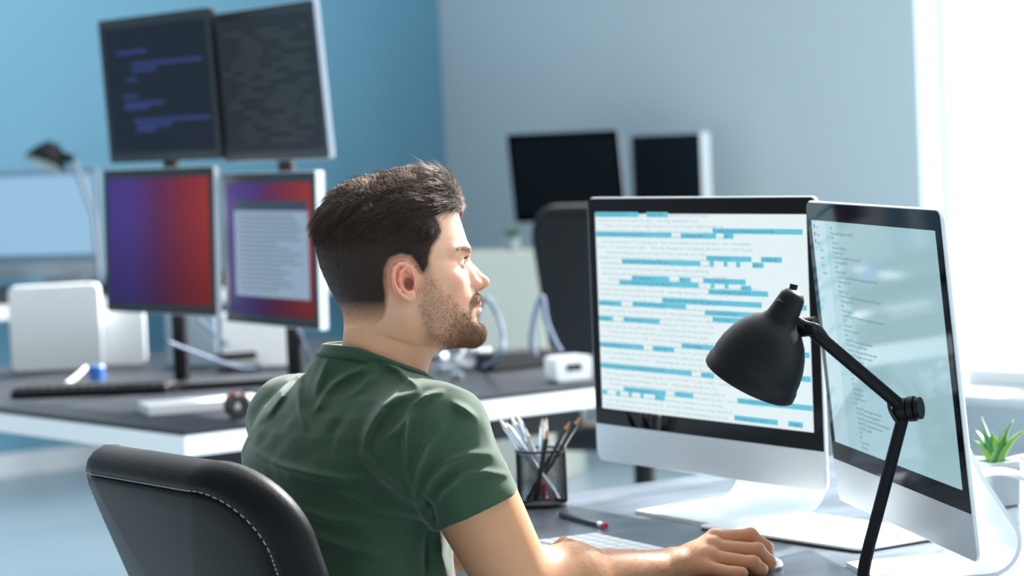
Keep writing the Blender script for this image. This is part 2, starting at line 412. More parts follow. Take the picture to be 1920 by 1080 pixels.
def screenA(parent, X):
    s = MB()
    s.add([(-SW / 2, 0, -SH / 2), (SW / 2, 0, -SH / 2), (SW / 2, 0, SH / 2), (-SW / 2, 0, SH / 2), (-SW / 2, 0.0008, -SH / 2), (SW / 2, 0.0008, -SH / 2), (SW / 2, 0.0008, SH / 2), (-SW / 2, 0.0008, SH / 2)],
          [(0, 1, 2, 3), (7, 6, 5, 4), (0, 4, 5, 1), (3, 2, 6, 7), (0, 3, 7, 4), (1, 5, 6, 2)], 0, X)
    pitch = SH * 0.027
    for i in range(37):
        rr = random.Random(i)
        line = ''.join(rr.choice(CODE) + ' ' for _ in range(5))[:rr.randint(96, 150)]
        V, F = text_mesh(line, 0.0074)
        x0 = -SW / 2 + 0.006 + (0.02 if i % 5 == 2 else 0)
        z = SH / 2 - i * pitch - 0.0045
        Vn = []
        for p in V: Vn.append(Vector((min(x0 + p.x * 1.12, SW / 2 - 0.001), -0.0002, z + p.y)))
        s.add(Vn, F, 2, X)
    for (u0, v0, u1, v1) in BARS:
        h = 0.0043
        x0, x1 = (u0 - .5) * SW, (u1 - .5) * SW; zc = (.5 - (v0 + v1) / 2) * SH
        if x1 - x0 < 0.002: continue
        s.add([(x0, -0.0003, zc - h), (x1, -0.0003, zc - h), (x1, -0.0003, zc + h), (x0, -0.0003, zc + h)], [(0, 1, 2, 3)], 1, X)
        ncha = int((x1 - x0) / 0.0046)
        if ncha > 3:
            rr = random.Random(int(zc * 9999)); line = rr.choice(CODE)[8:]; line = (line + ' ' + rr.choice(CODE))[:ncha]
            V, F = text_mesh(line.strip(), 0.0070)
            if V:
                mx = max(p.x for p in V) or 1
                k = min(1.15, (x1 - x0 - 0.004) / mx)
                s.add([Vector((x0 + 0.002 + p.x * k, -0.0004, zc - 0.002 + p.y)) for p in V], F, 3, X)
    s.build('screen', [m_scrA, m_bar, m_txt, m_txtd], parent, fix=False)
HTML = [(0, '<ul>'), (0, '<li ng-include="page.path-script(js)">'), (0, '</ul>'), (1, '<ul class>'), (1, '<div class="list" title>'), (1, '<li class="page">'),
        (2, '<a href="#" item-text="list-border-this">'), (2, '<li item-page="list">'), (2, '<ul>'), (2, '<li class="page">'),
        (3, '<a href="#" item-id="list-border-the-page-title-table">list</a>'), (3, '<li item-page="list">'), (3, '</li>'), (3, '<li class="page">'),
        (4, '<a href="#" item-id="list-border-the-page-title-table">list</a>'), (4, '<li item-page="list">'), (4, '</li>'), (4, '<li class="page">'),
        (5, '<a href="#" item-id="list-border-the-page-title-table">list</a>'), (5, '<ul>'), (5, '<div list-title>'), (5, '<li class="text-center">'), (5, '</a>'),
        (6, '<a href="#" this-list-the-page-title-item>'), (6, '<a href="#" the-order-border>'), (6, '<a href="#" all-the-page-table-list-item-class>'), (6, '<a href="#" this-page-open-the-item>'), (6, '<a href="#" item-page>'),
        (7, '</ul>'), (7, '<div item-class-list-text>'), (7, '</li>'), (7, '</a>'), (7, '</ul>'), (8, '<li class="list">'), (8, '<div item-list>'), (8, '<li class="text-on">'), (8, '<ul>'),
        (9, '<a href="#" list-the-page-border-item>'), (9, '<a href="#" item-on-the-page-class>'), (9, '<a href="#" all-the-items-list-table-border-page>'), (9, '<a href="#" this-page-size-item-open>'), (9, '<a href="#" to-page>'), (10, '</ul>'), (10, '<ul>'), (10, '<li class="list">'), (10, '<a item-on>')]
def screenB(parent, X):
    s = MB()
    s.add([(-SW / 2, 0, -SH / 2), (SW / 2, 0, -SH / 2), (SW / 2, 0, SH / 2), (-SW / 2, 0, SH / 2), (-SW / 2, 0.0008, -SH / 2), (SW / 2, 0.0008, -SH / 2), (SW / 2, 0.0008, SH / 2), (-SW / 2, 0.0008, SH / 2)],
          [(0, 1, 2, 3), (7, 6, 5, 4), (0, 4, 5, 1), (3, 2, 6, 7), (0, 3, 7, 4), (1, 5, 6, 2)], 0, X)
    s.add([(-SW / 2, -0.0002, -SH / 2), (-SW / 2 + 0.075, -0.0002, -SH / 2), (-SW / 2 + 0.075, -0.0002, SH / 2), (-SW / 2, -0.0002, SH / 2)], [(0, 1, 2, 3)], 2, X)
    n = len(HTML); pitch = SH * 0.97 / n
    for i, (ind, line) in enumerate(HTML):
        V, F = text_mesh(line, 0.0066)
        s.add([Vector((-SW / 2 + 0.098 + ind * 0.004 + p.x * 1.25, -0.0003, SH / 2 - 0.012 - i * pitch + p.y)) for p in V], F, 1, X)
    for k, wd in enumerate(('list', 'home', 'page', 'index', 'items', 'table', 'readme')):
        V, F = text_mesh(wd, 0.0066)
        s.add([Vector((-SW / 2 + 0.022 + (k > 2) * 0.012 + p.x * 1.2, -0.0003, SH / 2 - 0.012 - k * pitch * 1.6 + p.y)) for p in V], F, 1, X)
        if k < 3: s.add([(-SW / 2 + 0.01, -0.0003, SH / 2 - 0.012 - k * pitch * 1.6), (-SW / 2 + 0.016, -0.0003, SH / 2 - 0.012 - k * pitch * 1.6), (-SW / 2 + 0.016, -0.0003, SH / 2 - 0.006 - k * pitch * 1.6), (-SW / 2 + 0.01, -0.0003, SH / 2 - 0.006 - k * pitch * 1.6)], [(0, 1, 2, 3)], 1, X)
    s.build('screen', [m_scrB, m_txtB, m_sideB], parent, fix=False)
compA = build_allinone('large silver desktop computer showing code with bright cyan highlighted lines', (0.300 * 1.006, 4.312 * 1.006, ZD), math.radians(-59.1), math.radians(-0.2), 1.37 - 0.333 * 1.006 - ZD, screen=screenA)
compB = build_allinone('silver desktop computer seen steeply from the side, nearest the lamp, small dark code', (0.523 * .980, 3.774 * .980, ZD), math.radians(-81.3), math.radians(4.2), 1.37 - 0.347 * .980 - ZD, screen=screenB, HWD=0.095, front=-0.04)

def solid_screen(m):
    def f(parent, X):
        s = MB(); s.box((0, 0.0, 0), (SW, 0.001, SH), 0, X); s.build('screen', m, parent)
    return f
m_far_blue = mat('pale_blue_screen', (20, 24, 28), 0.2, noise=0.0, emit=(150, 190, 220), estr=1.0)
c1 = at(75, 412, 11.35)
build_allinone('far desktop computer with pale blue screen and white chin against the blue wall', (c1.x, c1.y, FZ), math.radians(-30), 0.0, 0.27, screen=solid_screen(m_far_blue), mshell=MT['white_plastic'], mbez=mat('pale_glass', (150, 178, 200), 0.3))
c2 = at(1062, 345, 11.5)
build_allinone('far desktop computer with black switched-off screen against the pale wall', (c2.x, c2.y, FZ), math.radians(-43), math.radians(5), 0.335, screen=solid_screen(MT['dark_panel']))

# ------------------------------------------------------------------ monitors on the back desk
def screen_grad(name, stops, axis=0, estr=1.0):
    m = mat(name, (2, 2, 3), 0.5, spec=0.05); n = m.node_tree; p = n.nodes['Principled BSDF']
    t_ = n.nodes.new('ShaderNodeTexCoord'); sx = n.nodes.new('ShaderNodeSeparateXYZ'); n.links.new(t_.outputs['Generated'], sx.inputs[0])
    r = n.nodes.new('ShaderNodeValToRGB'); n.links.new(sx.outputs[axis], r.inputs[0])
    e = r.color_ramp.elements
    while len(e) < len(stops): e.new(0.5)
    for el, (ps, c) in zip(e, stops): el.position = ps; el.color = (*lin(c), 1)
    r2 = n.nodes.new('ShaderNodeMapRange'); r2.inputs[1].default_value = 0.0; r2.inputs[2].default_value = 0.7; r2.inputs[3].default_value = 0.5; r2.inputs[4].default_value = 0.95
    n.links.new(sx.outputs[2], r2.inputs[0]); n.links.new(r2.outputs[0], p.inputs['Emission Strength'])
    n.links.new(r.outputs[0], p.inputs['Emission Color'])
    return m
m_purple = screen_grad('violet_to_red_wallpaper', [(0.0, (68, 54, 130)), (0.25, (74, 56, 128)), (0.5, (88, 44, 86)), (0.72, (118, 44, 62)), (1.0, (148, 50, 50))])
m_navy = mat('navy_code_screen', (2, 2, 3), 0.5, spec=0.05, emit=(30, 38, 50), estr=1.0)
m_navyb = mat('navy_code_lines', (2, 2, 3), 0.5, spec=0.05, emit=(52, 64, 120), estr=1.0)
m_char = mat('charcoal_code_screen', (2, 2, 3), 0.5, spec=0.05, emit=(42, 50, 58), estr=1.0)
m_charb = mat('charcoal_code_lines', (2, 2, 3), 0.5, spec=0.05, emit=(58, 68, 68), estr=1.0)
m_doc = mat('pale_document_window', (2, 2, 3), 0.5, spec=0.05, emit=(142, 164, 186), estr=1.0)
m_docl = mat('document_lines', (2, 2, 3), 0.5, spec=0.05, emit=(112, 132, 152), estr=1.0)
m_title = mat('document_title_bar', (2, 2, 3), 0.5, spec=0.05, emit=(58, 72, 88), estr=1.0)
def monitor(label, c, yaw, tilt, W, H, paint, pole=None, hm=None):
    base = Vector((c.x, c.y, c.z))
    t = thing('monitor', label, 'monitor', base, yaw, 'screens on the back desk')
    X = Matrix.Rotation(tilt, 4, 'X')
    s = MB(); s.loft([rrect(W, H, 0.006, 3, 0.0), rrect(W, H, 0.006, 3, 0.022 if pole == 'white' else 0.015), rrect(W * .9, H * .85, 0.01, 3, 0.03)], 0, True, X); s.build('housing', hm or (MT['white_plastic'] if pole == 'white' else MT['steel']), t, bevel=0.001)
    s = MB(); s.loft([rrect(W - 0.004, H - 0.004, 0.005, 3, 0.001), rrect(W - 0.004, H - 0.004, 0.005, 3, -0.002)], 0, True, X); s.build('bezel', MT['black_plastic'], t)
    s = MB(); paint(s, W - 0.05, H - 0.05, X)
    mats = paint.mats
    s.build('screen', mats, t)
    s = MB(); s.box((0, 0.06, 0), (0.1, 0.03, 0.1), 0, X); s.build('mount_plate', MT['black_plastic'], t, bevel=0.003)
    return t
def quad(s, x0, x1, z0, z1, y, mi, X):
    s.box(((x0 + x1) / 2, y, (z0 + z1) / 2), (x1 - x0, 0.0006, z1 - z0), mi, X)
def p_navy(s, w, h, X):
    quad(s, -w / 2, w / 2, -h / 2, h / 2, -0.0025, 0, X)
    for (a, b_, v) in ((.12, .42, .2), (.26, .95, .3), (.26, .5, .345), (.2, .3, .42), (.15, .3, .55), (.16, .55, .61), (.16, .4, .64), (.24, .98, .745), (.26, .6, .785), (.26, .45, .82)):
        quad(s, (a - .5) * w, (b_ - .5) * w, (.5 - v) * h - 0.005, (.5 - v) * h + 0.004, -0.003, 1, X)
p_navy.mats = [m_navy, m_navyb]
def p_char(s, w, h, X):
    quad(s, -w / 2, w / 2, -h / 2, h / 2, -0.0025, 0, X)
    rr = random.Random(3)
    for k in range(20):
        a = rr.uniform(0.02, .3); 
        while a < 0.9:
            b_ = min(a + rr.uniform(.08, .35), .97); v = .1 + k * .043
            quad(s, (a - .5) * w, (b_ - .5) * w, (.5 - v) * h - 0.004, (.5 - v) * h + 0.003, -0.003, 1, X); a = b_ + rr.uniform(.04, .3)
p_char.mats = [m_char, m_charb]
def p_wall(s, w, h, X): quad(s, -w / 2, w / 2, -h / 2, h / 2, -0.0025, 0, X)
p_wall.mats = [m_purple]
def p_doc(s, w, h, X):
    quad(s, -w / 2, w / 2, -h / 2, h / 2, -0.0025, 0, X)
    quad(s, -w * .4, w * .46, h * .285, h * .36, -0.003, 3, X)
    quad(s, -w * .4, w * .46, -h * .36, h * .29, -0.003, 1, X)
    rr = random.Random(5)
    for k in range(17):
        a = .14; b_ = rr.uniform(.6, .92); v = .25 + k * .035
        quad(s, (a - .5) * w, (b_ - .5) * w, (.5 - v) * h - 0.003, (.5 - v) * h + 0.002, -0.0036, 2, X)
p_doc.mats = [m_purple, m_doc, m_docl, m_title]
K = 1.08
def kp(x, y, z): return Vector((x * K, y * K, 1.37 + (z - 1.37) * K))
yA, yB = math.radians(-52.5), math.radians(-58.5)
MW, MH = .54 * K, .36 * K
p1 = kp(-.844, 6.553, 1.532); p2 = kp(-.549, 6.248, 1.522); p3 = kp(-.846, 6.429, 1.161); p4 = kp(-.551, 6.105, 1.142)
monitor('upper left monitor of four, black screen with dark blue code lines', p1, yA, 0.045, MW, MH, p_navy, hm=MT['black_plastic'])
monitor('upper right monitor of four, charcoal screen with dim grey code lines', p2, yB, 0.065, MW, MH, p_char)
monitor('lower left monitor of four, violet to red wallpaper', p3, yA, -0.03, MW * .97, MH * .98, p_wall, hm=MT['white_plastic'])
monitor('lower right monitor of four, pale document over violet red wallpaper', p4, math.radians(-61), -0.02, MW * .97, MH * .98, p_doc, 'white')
for (pu, pl, yw, side, mlab) in ((p1, p3, yA, -1, 'black monitor pole behind the left pair of screens'), (p2, p4, yB, 1, 'black monitor pole behind the right pair of screens')):
    back = Vector((-math.sin(yw), math.cos(yw), 0))
    bx = (pu + pl) / 2 + back * 0.115 - Vector((math.cos(yw), math.sin(yw), 0)) * 0.13; bx.z = ZD
    t = thing('monitor_stand', mlab, 'stand', bx, yw)
    s = MB(); s.tube([(0, 0, 0.012), (0, 0, 0.92)], 0.022, 16); s.build('pole', MT['black_metal'], t, smooth=True, auto=40)
    s = MB(); s.box((0, 0, 0.006), (0.24, 0.2, 0.012)); s.build('base_plate', MT['black_metal'], t, bevel=0.004)
    for pz in (pu, pl):
        rel = Matrix.Rotation(-yw, 4, 'Z') @ (pz - bx)
        s = MB(); s.tube([(0, 0, rel.z), (rel.x, rel.y + 0.075, rel.z)], 0.016, 12); s.build('arm', MT['steel'], t, smooth=True, auto=40)
# dark monitor beside the far black computer, its white back edge showing
c3 = at(1250, 330, 11.3)
t = thing('monitor', 'slim dark far monitor with white right edge, just above the code screen', 'monitor', (c3.x, c3.y, FZ), math.radians(-62))
X0 = Matrix.Translation((0, 0, c3.z - FZ))
s = MB(); s.loft([rrect(0.56, 0.36, 0.006, 3, 0.0), rrect(0.56, 0.36, 0.006, 3, 0.045), rrect(.5, .3, 0.01, 3, 0.055)], 0, True, X0); s.build('housing', MT['white_plastic'], t, bevel=0.001)
s = MB(); s.loft([rrect(0.55, 0.35, 0.005, 3, 0.001), rrect(0.55, 0.35, 0.005, 3, -0.003)], 0, True, X0); s.build('screen', MT['dark_panel'], t)
s = MB(); s.tube([(0, 0.03, 0.01), (0, 0.03, c3.z - FZ)], 0.02, 12); s.box((0, 0.02, 0.006), (0.22, 0.18, 0.012)); s.build('stand', MT['white_plastic'], t)

# ------------------------------------------------------------------ desk lamp
MT['pencil_tip'] = mat('pale_wood', (225, 215, 205), 0.5)
LD = 3.45
def cyl_between(mb, a, b, r, n=20, mi=0): mb.tube([a, b], r, n, mi)
lb = on(1612, 1150, ZD); lb.y = max(min(lb.y, 3.5), 3.3); 
e0 = at(1619, 1075, LD); e1 = at(1628, 1030, LD); j1 = at(1697, 768, LD); j0 = at(1518, 616, LD - 0.02)
lbase = Vector((e0.x, e0.y, ZD))
lamp = thing('desk_lamp', 'black jointed metal desk lamp with bell shade in front of the computers', 'lamp', lbase)
O = lbase
s = MB(); s.lathe([(0.0, 0.0), (0.075, 0.0), (0.078, 0.004), (0.078, 0.012), (0.072, 0.018), (0.012, 0.02), (0.0, 0.02)], 40); s.build('base', MT['black_metal'], lamp, smooth=True, auto=40)
s = MB(); s.tube([p - O for p in spline([Vector((e0.x, e0.y, ZD + 0.015)), e0, e1, e1 + (j1 - e1) * 0.12], 6)] + [j1 - O], 0.0082, 14); s.build('lower_arm', MT['black_metal'], lamp, smooth=True, auto=40)
toward = Vector((-0.1, -1, 0)).normalized(); ax = Vector((0.86, -0.45, 0.1)).normalized()
s = MB(); s.tube([j1 - O + ax * -0.012, j1 - O + ax * 0.004], 0.0155, 24); s.tube([j1 - O + ax * 0.006, j1 - O + ax * 0.014], 0.0165, 24); s.tube([j1 - O + ax * 0.016, j1 - O + ax * 0.022], 0.0145, 24); s.build('joint', MT['black_metal'], lamp, smooth=True, auto=30)
s = MB(); s.tube([j1 - O, j0 - O], 0.0085, 14); s.build('upper_arm', MT['black_metal'], lamp, smooth=True, auto=40)
s = MB(); s.tube([p - O for p in spline([at(1666, 742, LD), at(1668, 765, LD - .01), at(1676, 782, LD - .01), at(1690, 800, LD)], 6)], 0.0026, 8); s.build('cable', MT['black_plastic'], lamp, smooth=True)
jn = at(1514, 613, LD - 0.02)
s = MB(); s.tube([jn - O + ax * -0.012, jn - O + ax * 0.012], 0.0125, 20); s.build('joint', MT['black_metal'], lamp, smooth=True, auto=30)
top = at(1466, 596, LD - 0.04); rimc = at(1409, 706, LD - 0.022)
s = MB(); s.tube([p - O for p in spline([jn, at(1498, 606, LD - .03), at(1482, 590, LD - .035), at(1477, 574, LD - .04), at(1486, 545, LD - 0.04), at(1489, 533, LD - 0.04)], 6)], [0.0062] * 21 + [0.0052] * 5, 12); s.build('bracket', MT['black_metal'], lamp, smooth=True, auto=50)
s = MB(); s.tube([p - O for p in spline([at(1487, 590, LD - .05), at(1510, 604, LD - .045), at(1535, 612, LD - .045), at(1553, 634, LD - .035)], 6)], 0.0024, 8); s.build('cable', MT['black_plastic'], lamp, smooth=True)
axd = (rimc - top).normalized(); Lsh = (rimc - top).length
XS = Matrix.Translation(top - O) @ axd.to_track_quat('Z', 'X').to_matrix().to_4x4()
prof = [(0.0, -0.040), (0.007, -0.0395), (0.0125, -0.037), (0.0165, -0.031), (0.0205, -0.004), (0.0215, 0.0), (0.0255, 0.006)]
outer = [(0.0345, 0.012), (0.0445, 0.024), (0.0520, 0.038), (0.0572, 0.053), (0.0600, 0.068), (0.0608, Lsh - 0.008), (0.0625, Lsh - 0.005), (0.0628, Lsh + 0.006), (0.0612, Lsh + 0.008)]
inner = [(0.058, Lsh + 0.004), (0.0565, 0.07), (0.053, 0.054), (0.048, 0.039), (0.041, 0.026), (0.032, 0.015), (0.0, 0.012)]
s = MB(); s.lathe(prof + outer, 56, 0, XS); s.lathe([outer[-1], (0.0595, Lsh + 0.007)] + inner, 56, 1, XS)
s.build('lamp_shade', [MT['black_metal'], MT['lamp_inside']], lamp, smooth=True, auto=35)
s = MB(); s.lathe([(0, .02), (.012, .022), (.018, .04), (.026, .06), (.02, .078), (0, .085)], 24, 0, XS); s.build('bulb', MT['white_plastic'], lamp, smooth=True)
s = MB(); s.tube([at(1468, 572, LD - .05) - O, at(1484, 548, LD - .045) - O], [0.0105, 0.0055], 14); s.build('switch', MT['black_plastic'], lamp, smooth=True, auto=50)

# ------------------------------------------------------------------ pencil cup and pencils
cupc = on(1018, 948, ZD)
cup = thing('pencil_cup', 'round black wire-mesh pencil cup standing on the desk beside the sleeve', 'cup', cupc)
CRAD, CH = 0.0425, 0.096
s = MB()
nst = 60
for k in range(nst):
    a = 2 * math.pi * k / nst
    for sg in (-1, 1):
        pts = [(CRAD * math.cos(a + sg * 1.15 * q / 9), CRAD * math.sin(a + sg * 1.15 * q / 9), 0.004 + (CH - 0.008) * q / 9) for q in range(10)]
        s.tube(pts, 0.0007, 4, 0)
s.build('mesh_wall', MT['black_metal'], cup)
s = MB(); s.tube([(CRAD * math.cos(a), CRAD * math.sin(a), CH) for a in [2 * math.pi * k / 40 for k in range(41)]], 0.0022, 8, cap=False); s.build('rim', MT['black_metal'], cup, smooth=True)
s = MB(); s.lathe([(0, 0.0), (CRAD + .001, 0.0), (CRAD + .0022, 0.003), (CRAD + .001, 0.006), (CRAD - .001, 0.006), (CRAD - .002, 0.0025), (0, 0.0025)], 40); s.build('base', MT['black_metal'], cup, smooth=True, auto=40)
def pencil(label, a, b, m, r=0.0037, tip='sharp', group='pencils in the mesh cup', eraser=False):
    """a = lower end, b = upper end"""
    a = Vector(a); b = Vector(b); d = (b - a).normalized(); L = (b - a).length
    t = thing('pencil', label, 'pencil', a, 0, group)
    q = d.to_track_quat('Z', 'X').to_matrix().to_4x4()
    t.rotation_euler = (0, 0, 0)
    s = MB(); cone = 0.02
    tipm = MT['pencil_tip'] if m is MT['silver_pen'] else MT['wood']
    s.lathe([(0, 0), (r, 0), (r, L - cone)], 6, 0, q); s.build('barrel', m, t)
    s = MB(); s.lathe([(r, L - cone), (r * 0.28, L - 0.005)], 12, 0, q); s.build('sharpened_wood', tipm, t, smooth=True)
    s = MB(); s.lathe([(r * 0.28, L - 0.005), (0.0002, L)], 8, 0, q); s.build('lead', MT['graphite'], t, smooth=True)
    if eraser:
        s = MB(); s.lathe([(0, -0.010), (r * .95, -0.010), (r * .95, 0.001)], 12, 0, q); s.build('eraser', MT['red'], t, smooth=True, auto=40)
        s = MB(); s.lathe([(r * 1.06, -0.001), (r * 1.06, 0.013)], 12, 0, q); s.build('ferrule', MT['chrome'], t, smooth=True)
    return t
dc = cupc.y
def incup(ax_, ay_, z=0.012): return (cupc.x + ax_, cupc.y + ay_, ZD + z)
def topend(px, py, dd): return at(px, py, dc + dd)
pens = [
 ('silver pencil leaning farthest left out of the mesh cup', (0.022, 0.01), (934, 783, -0.01), 'silver_pen'),
 ('silver pencil second from the left in the mesh cup', (0.026, -0.008), (946, 788, -0.02), 'silver_pen'),
 ('tall bright silver pencil leaning left, its tip near the white desk edge', (0.018, -0.02), (956, 778, 0.01), 'silver_pen'),
 ('tall pale pencil leaning left just behind the tall bright silver one', (0.024, 0.02), (967, 775, 0.03), 'silver_pen'),
 ('short silver pencil with bare wooden tip left of the cup middle', (0.004, -0.005), (983, 798, 0.0), 'silver_pen'),
 ('upright silver pencil in the middle of the mesh cup', (-0.004, 0.01), (1017, 780, 0.0), 'silver_pen'),
 ('upright silver pencil just right of the middle one', (-0.008, 0.018), (1025, 779, 0.02), 'silver_pen'),
 ('short upright dark pencil with wooden tip in the cup middle', (-0.012, -0.016), (1028, 801, -0.02), 'pencil'),
 ('black pencil leaning right, the shorter of two', (-0.026, -0.012), (1071, 786, 0.0), 'pencil'),
 ('black pencil leaning farthest right out of the mesh cup', (-0.02, 0.006), (1091, 777, 0.02), 'pencil'),
]
for lab, (ax_, ay_), (px, py, dd), m in pens:
    a = Vector(incup(ax_, ay_)); b = topend(px, py, dd)
    pencil(lab, a, b, MT[m], r=0.0042)
a = Vector(incup(0.003, -0.026, 0.012)); b = a + Vector((0.0, -0.004, 0.05))
s = MB(); s.tube([a, b - Vector((0, 0, 0.02))], 0.0035, 10); o = s.build('eraser', MT['red'], None, smooth=True, auto=40); tag(o, 'small red eraser stick standing inside the mesh cup', 'eraser')
pa = on(1131, 985, ZD + 0.0052); pb = on(1042, 962, ZD + 0.0052)
pencil('black pencil lying on the desk, red eraser end pointing right', pa, pb, MT['pencil'], 0.005, group='loose pencil', eraser=True)

# ------------------------------------------------------------------ keyboard, mouse, tablet
kc = on(1190, 1048, ZD)
kb = thing('keyboard', 'thin white keyboard on the desk under the forearm', 'keyboard', kc, math.radians(-62))
s = MB(); s.loft([rrect(0.42, 0.115, 0.008, 5, 0), rrect(0.42, 0.115, 0.008, 5, 0.007)], 0, True, Matrix.Rotation(math.pi / 2, 4, 'X') @ Matrix.Translation((0, 0, 0)) )
for v in s.v: v.z = abs(v.z)
s.build('case', MT['alu'], kb, bevel=0.001)
for r_ in range(5):
    for c_ in range(14):
        wd = 0.0255
        s = MB(); s.box((-0.195 + 0.03 * c_, 0.044 - 0.0215 * r_, 0.0085), (wd, 0.0175, 0.004)); s.build('key', MT['white_plastic'], kb)
mc = at(1404, 1070, 3.775); mc.z = ZD
ms = thing('computer_mouse', 'low white computer mouse under the right hand', 'mouse', mc, math.radians(35))
rings = []
for z_, k_ in ((0.0, 0.90), (0.004, 1.0), (0.009, 0.97), (0.0135, 0.86), (0.017, 0.62), (0.0185, 0.3)):
    rings.append([Vector((0.056 * k_ * math.copysign(abs(math.cos(a)) ** 0.75, math.cos(a)), 0.029 * k_ * math.copysign(abs(math.sin(a)) ** 0.75, math.sin(a)), z_)) for a in [2 * math.pi * i / 32 for i in range(32)]])
s = MB(); s.loft(rings[:2], 1, True); s.loft(rings[1:], 0, True); s.build('mouse_shell', [MT['white_plastic'], MT['alu']], ms, smooth=True, auto=50)
# slim white tablet lying behind the lamp pole
cs = [on(1340, 989, ZD), on(1648, 1034, ZD), on(1756, 1012, ZD), on(1462, 968, ZD)]
tcen = sum(cs, Vector()) / 4
tl = thing('tablet', 'slim white slab with dark lower edge lying between the two computer feet', 'tablet', tcen, math.atan2((cs[1] - cs[0]).y, (cs[1] - cs[0]).x))
wt = (cs[1] - cs[0]).length
s = MB(); s.loft([rrect(wt, 0.2, 0.015, 6, 0), rrect(wt, 0.2, 0.015, 6, 0.003)], 0, True, Matrix.Rotation(math.pi / 2, 4, 'X'))
for v in s.v: v.z = abs(v.z)
s.build('rim', MT['black_plastic'], tl)
s = MB(); s.loft([rrect(wt, 0.2, 0.015, 6, 0), rrect(wt, 0.2, 0.015, 6, 0.004)], 0, True, Matrix.Rotation(math.pi / 2, 4, 'X'))
for v in s.v: v.z = abs(v.z) + 0.003
s.build('lid', MT['white_plastic'], tl, bevel=0.001)

# ------------------------------------------------------------------ succulent
pc = on(1868, 948, ZD)
pl = thing('potted_succulent', 'spiky green succulent in a small pale square pot behind the right computer', 'plant', pc, 0.5)
s = MB(); hs = 0.03
def sq(h_, z_, r=0.008):
    return [Vector((p.x, p.z, z_)) for p in rrect(2 * h_, 2 * h_, r, 4)]
s.loft([sq(hs - .003, 0), sq(hs, .003), sq(hs + .001, .052), sq(hs + .002, .055), sq(hs + .002, .072), sq(hs + .001, .074), sq(hs - .004, .074), sq(hs - .005, .064)], 0, False)
s.v += []; s.f.append(tuple(range(len(sq(hs, 0)) - 1, -1, -1))); s.m.append(0)
pot_o = s.build('pot', MT['pot'], pl, smooth=True, auto=40)
s = MB(); s.loft([sq(hs - .006, .060), sq(hs - .006, .064)], 0, True); s.build('soil', MT['soil'], pl)
rl = random.Random(11)
def leaf(base, az, lean, L, wd, m):
    pts = []; n = 9; rings = []
    d0 = Vector((math.cos(az), math.sin(az), 0))
    side = Vector((-d0.y, d0.x, 0))
    for k in range(n + 1):
        f = k / n; th = lean * (0.25 + 0.85 * f)
        if k == 0: p = Vector(base)
        else: p = pts[-1] + (d0 * math.sin(th) + Vector((0, 0, 1)) * math.cos(th)) * (L / n)
        pts.append(p)
        wid = 2.1 * wd * (0.75 + 0.6 * math.sin(math.pi * min(f * 0.9, 1)) * (1 - f)) * (1 - f ** 1.8) + 0.0003
        nn = (d0 * -math.cos(th) + Vector((0, 0, 1)) * math.sin(th))
        thk = 0.45 * wid
        rings.append([p + side * wid * math.cos(a) + nn * (thk * math.sin(a) + 0.35 * wid * math.cos(a) ** 2) for a in [2 * math.pi * i / 10 for i in range(10)]])
    s = MB(); s.loft(rings, 0, True); s.build('leaf', m, pl, smooth=True)
for az, lean, L, wd, m in ((2.3, .25, .085, .006, 'leaf'), (1.2, .15, .06, .007, 'leaf_pale'), (-.2, .55, .085, .0065, 'leaf'), (-.6, 0.95, .085, .007, 'leaf_pale'), (.2, .8, .09, .006, 'leaf'), (3.3, .5, .07, .006, 'leaf'), (4.2, .4, .055, .007, 'leaf_pale'), (5.2, .5, .055, .008, 'leaf'), (-1.0, .3, .06, .008, 'leaf_pale'), (1.8, .7, .07, .007, 'leaf'), (2.8, .8, .06, .006, 'leaf_pale'), (0.6, .35, .05, .008, 'leaf')):
    leaf((0.004 * math.cos(az), 0.004 * math.sin(az), 0.062), az, lean, L, wd, MT[m])
# white cables running from the computer's neck to the right
def cable(name, label, pts, r, m, group=None):
    s = MB(); s.tube(spline(pts, 8), r, 10); o = s.build(name, m, None, smooth=True); return tag(o, label, 'cable', group)
cable('cable', 'white cable arching from the hole in the right computer stand', [at(1826, 898, 3.9), at(1850, 886, 4.0), at(1890, 886, 4.1), at(1935, 902, 4.15), at(1980, 930, 4.2)], 0.0062, MT['cable_white'])
cable('cable', 'white cable passing behind the succulent pot', [at(1850, 880, 4.5), at(1880, 868, 4.5), at(1930, 856, 4.5), at(1990, 850, 4.5)], 0.006, MT['cable_white'])
# ------------------------------------------------------------------ things on the back desk
o = None
def rbox(name, label, cat, c, d, rz, m, r=0.02, group=None):
    t = MB(); t.loft([rrect(d[0], d[2], r, 5, -d[1] / 2, 0, d[2] / 2), rrect(d[0], d[2], r, 5, d[1] / 2, 0, d[2] / 2)], 0, True)
    o = t.build(name, m, None, smooth=True, auto=40, bevel=0.004); o.location = c; o.rotation_euler = (0, 0, rz); return tag(o, label, cat, group)
b1 = at(110, 700, 7.95); b2 = at(222, 700, 7.9)
rbox('storage_box', 'large plain white box on the back desk, left of the violet screen', 'box', (b1.x, b1.y, ZD), (0.27, 0.05, 0.255), math.radians(4), MT['paper'], 0.02)
rbox('storage_box', 'lower plain white box directly right of the large white box', 'box', (b2.x - .01, b2.y + .12, ZD), (0.16, 0.05, 0.165), math.radians(4), MT['paper'], 0.02)
b3 = at(482, 688, 7.75); b4 = at(362, 690, 7.9)
rbox('storage_box', 'bright white box on the back desk below the pale document screen', 'box', (b3.x, b3.y, ZD), (0.2, 0.06, 0.16), math.radians(8), MT['paper'], 0.012)
rbox('storage_box', 'pale grey box on the back desk below the violet screen', 'box', (b4.x, b4.y, ZD), (0.15, 0.06, 0.16), math.radians(3), mat('pale_grey_card', (150, 170, 182), 0.6), 0.012)
kc2 = on(178, 738, ZD)
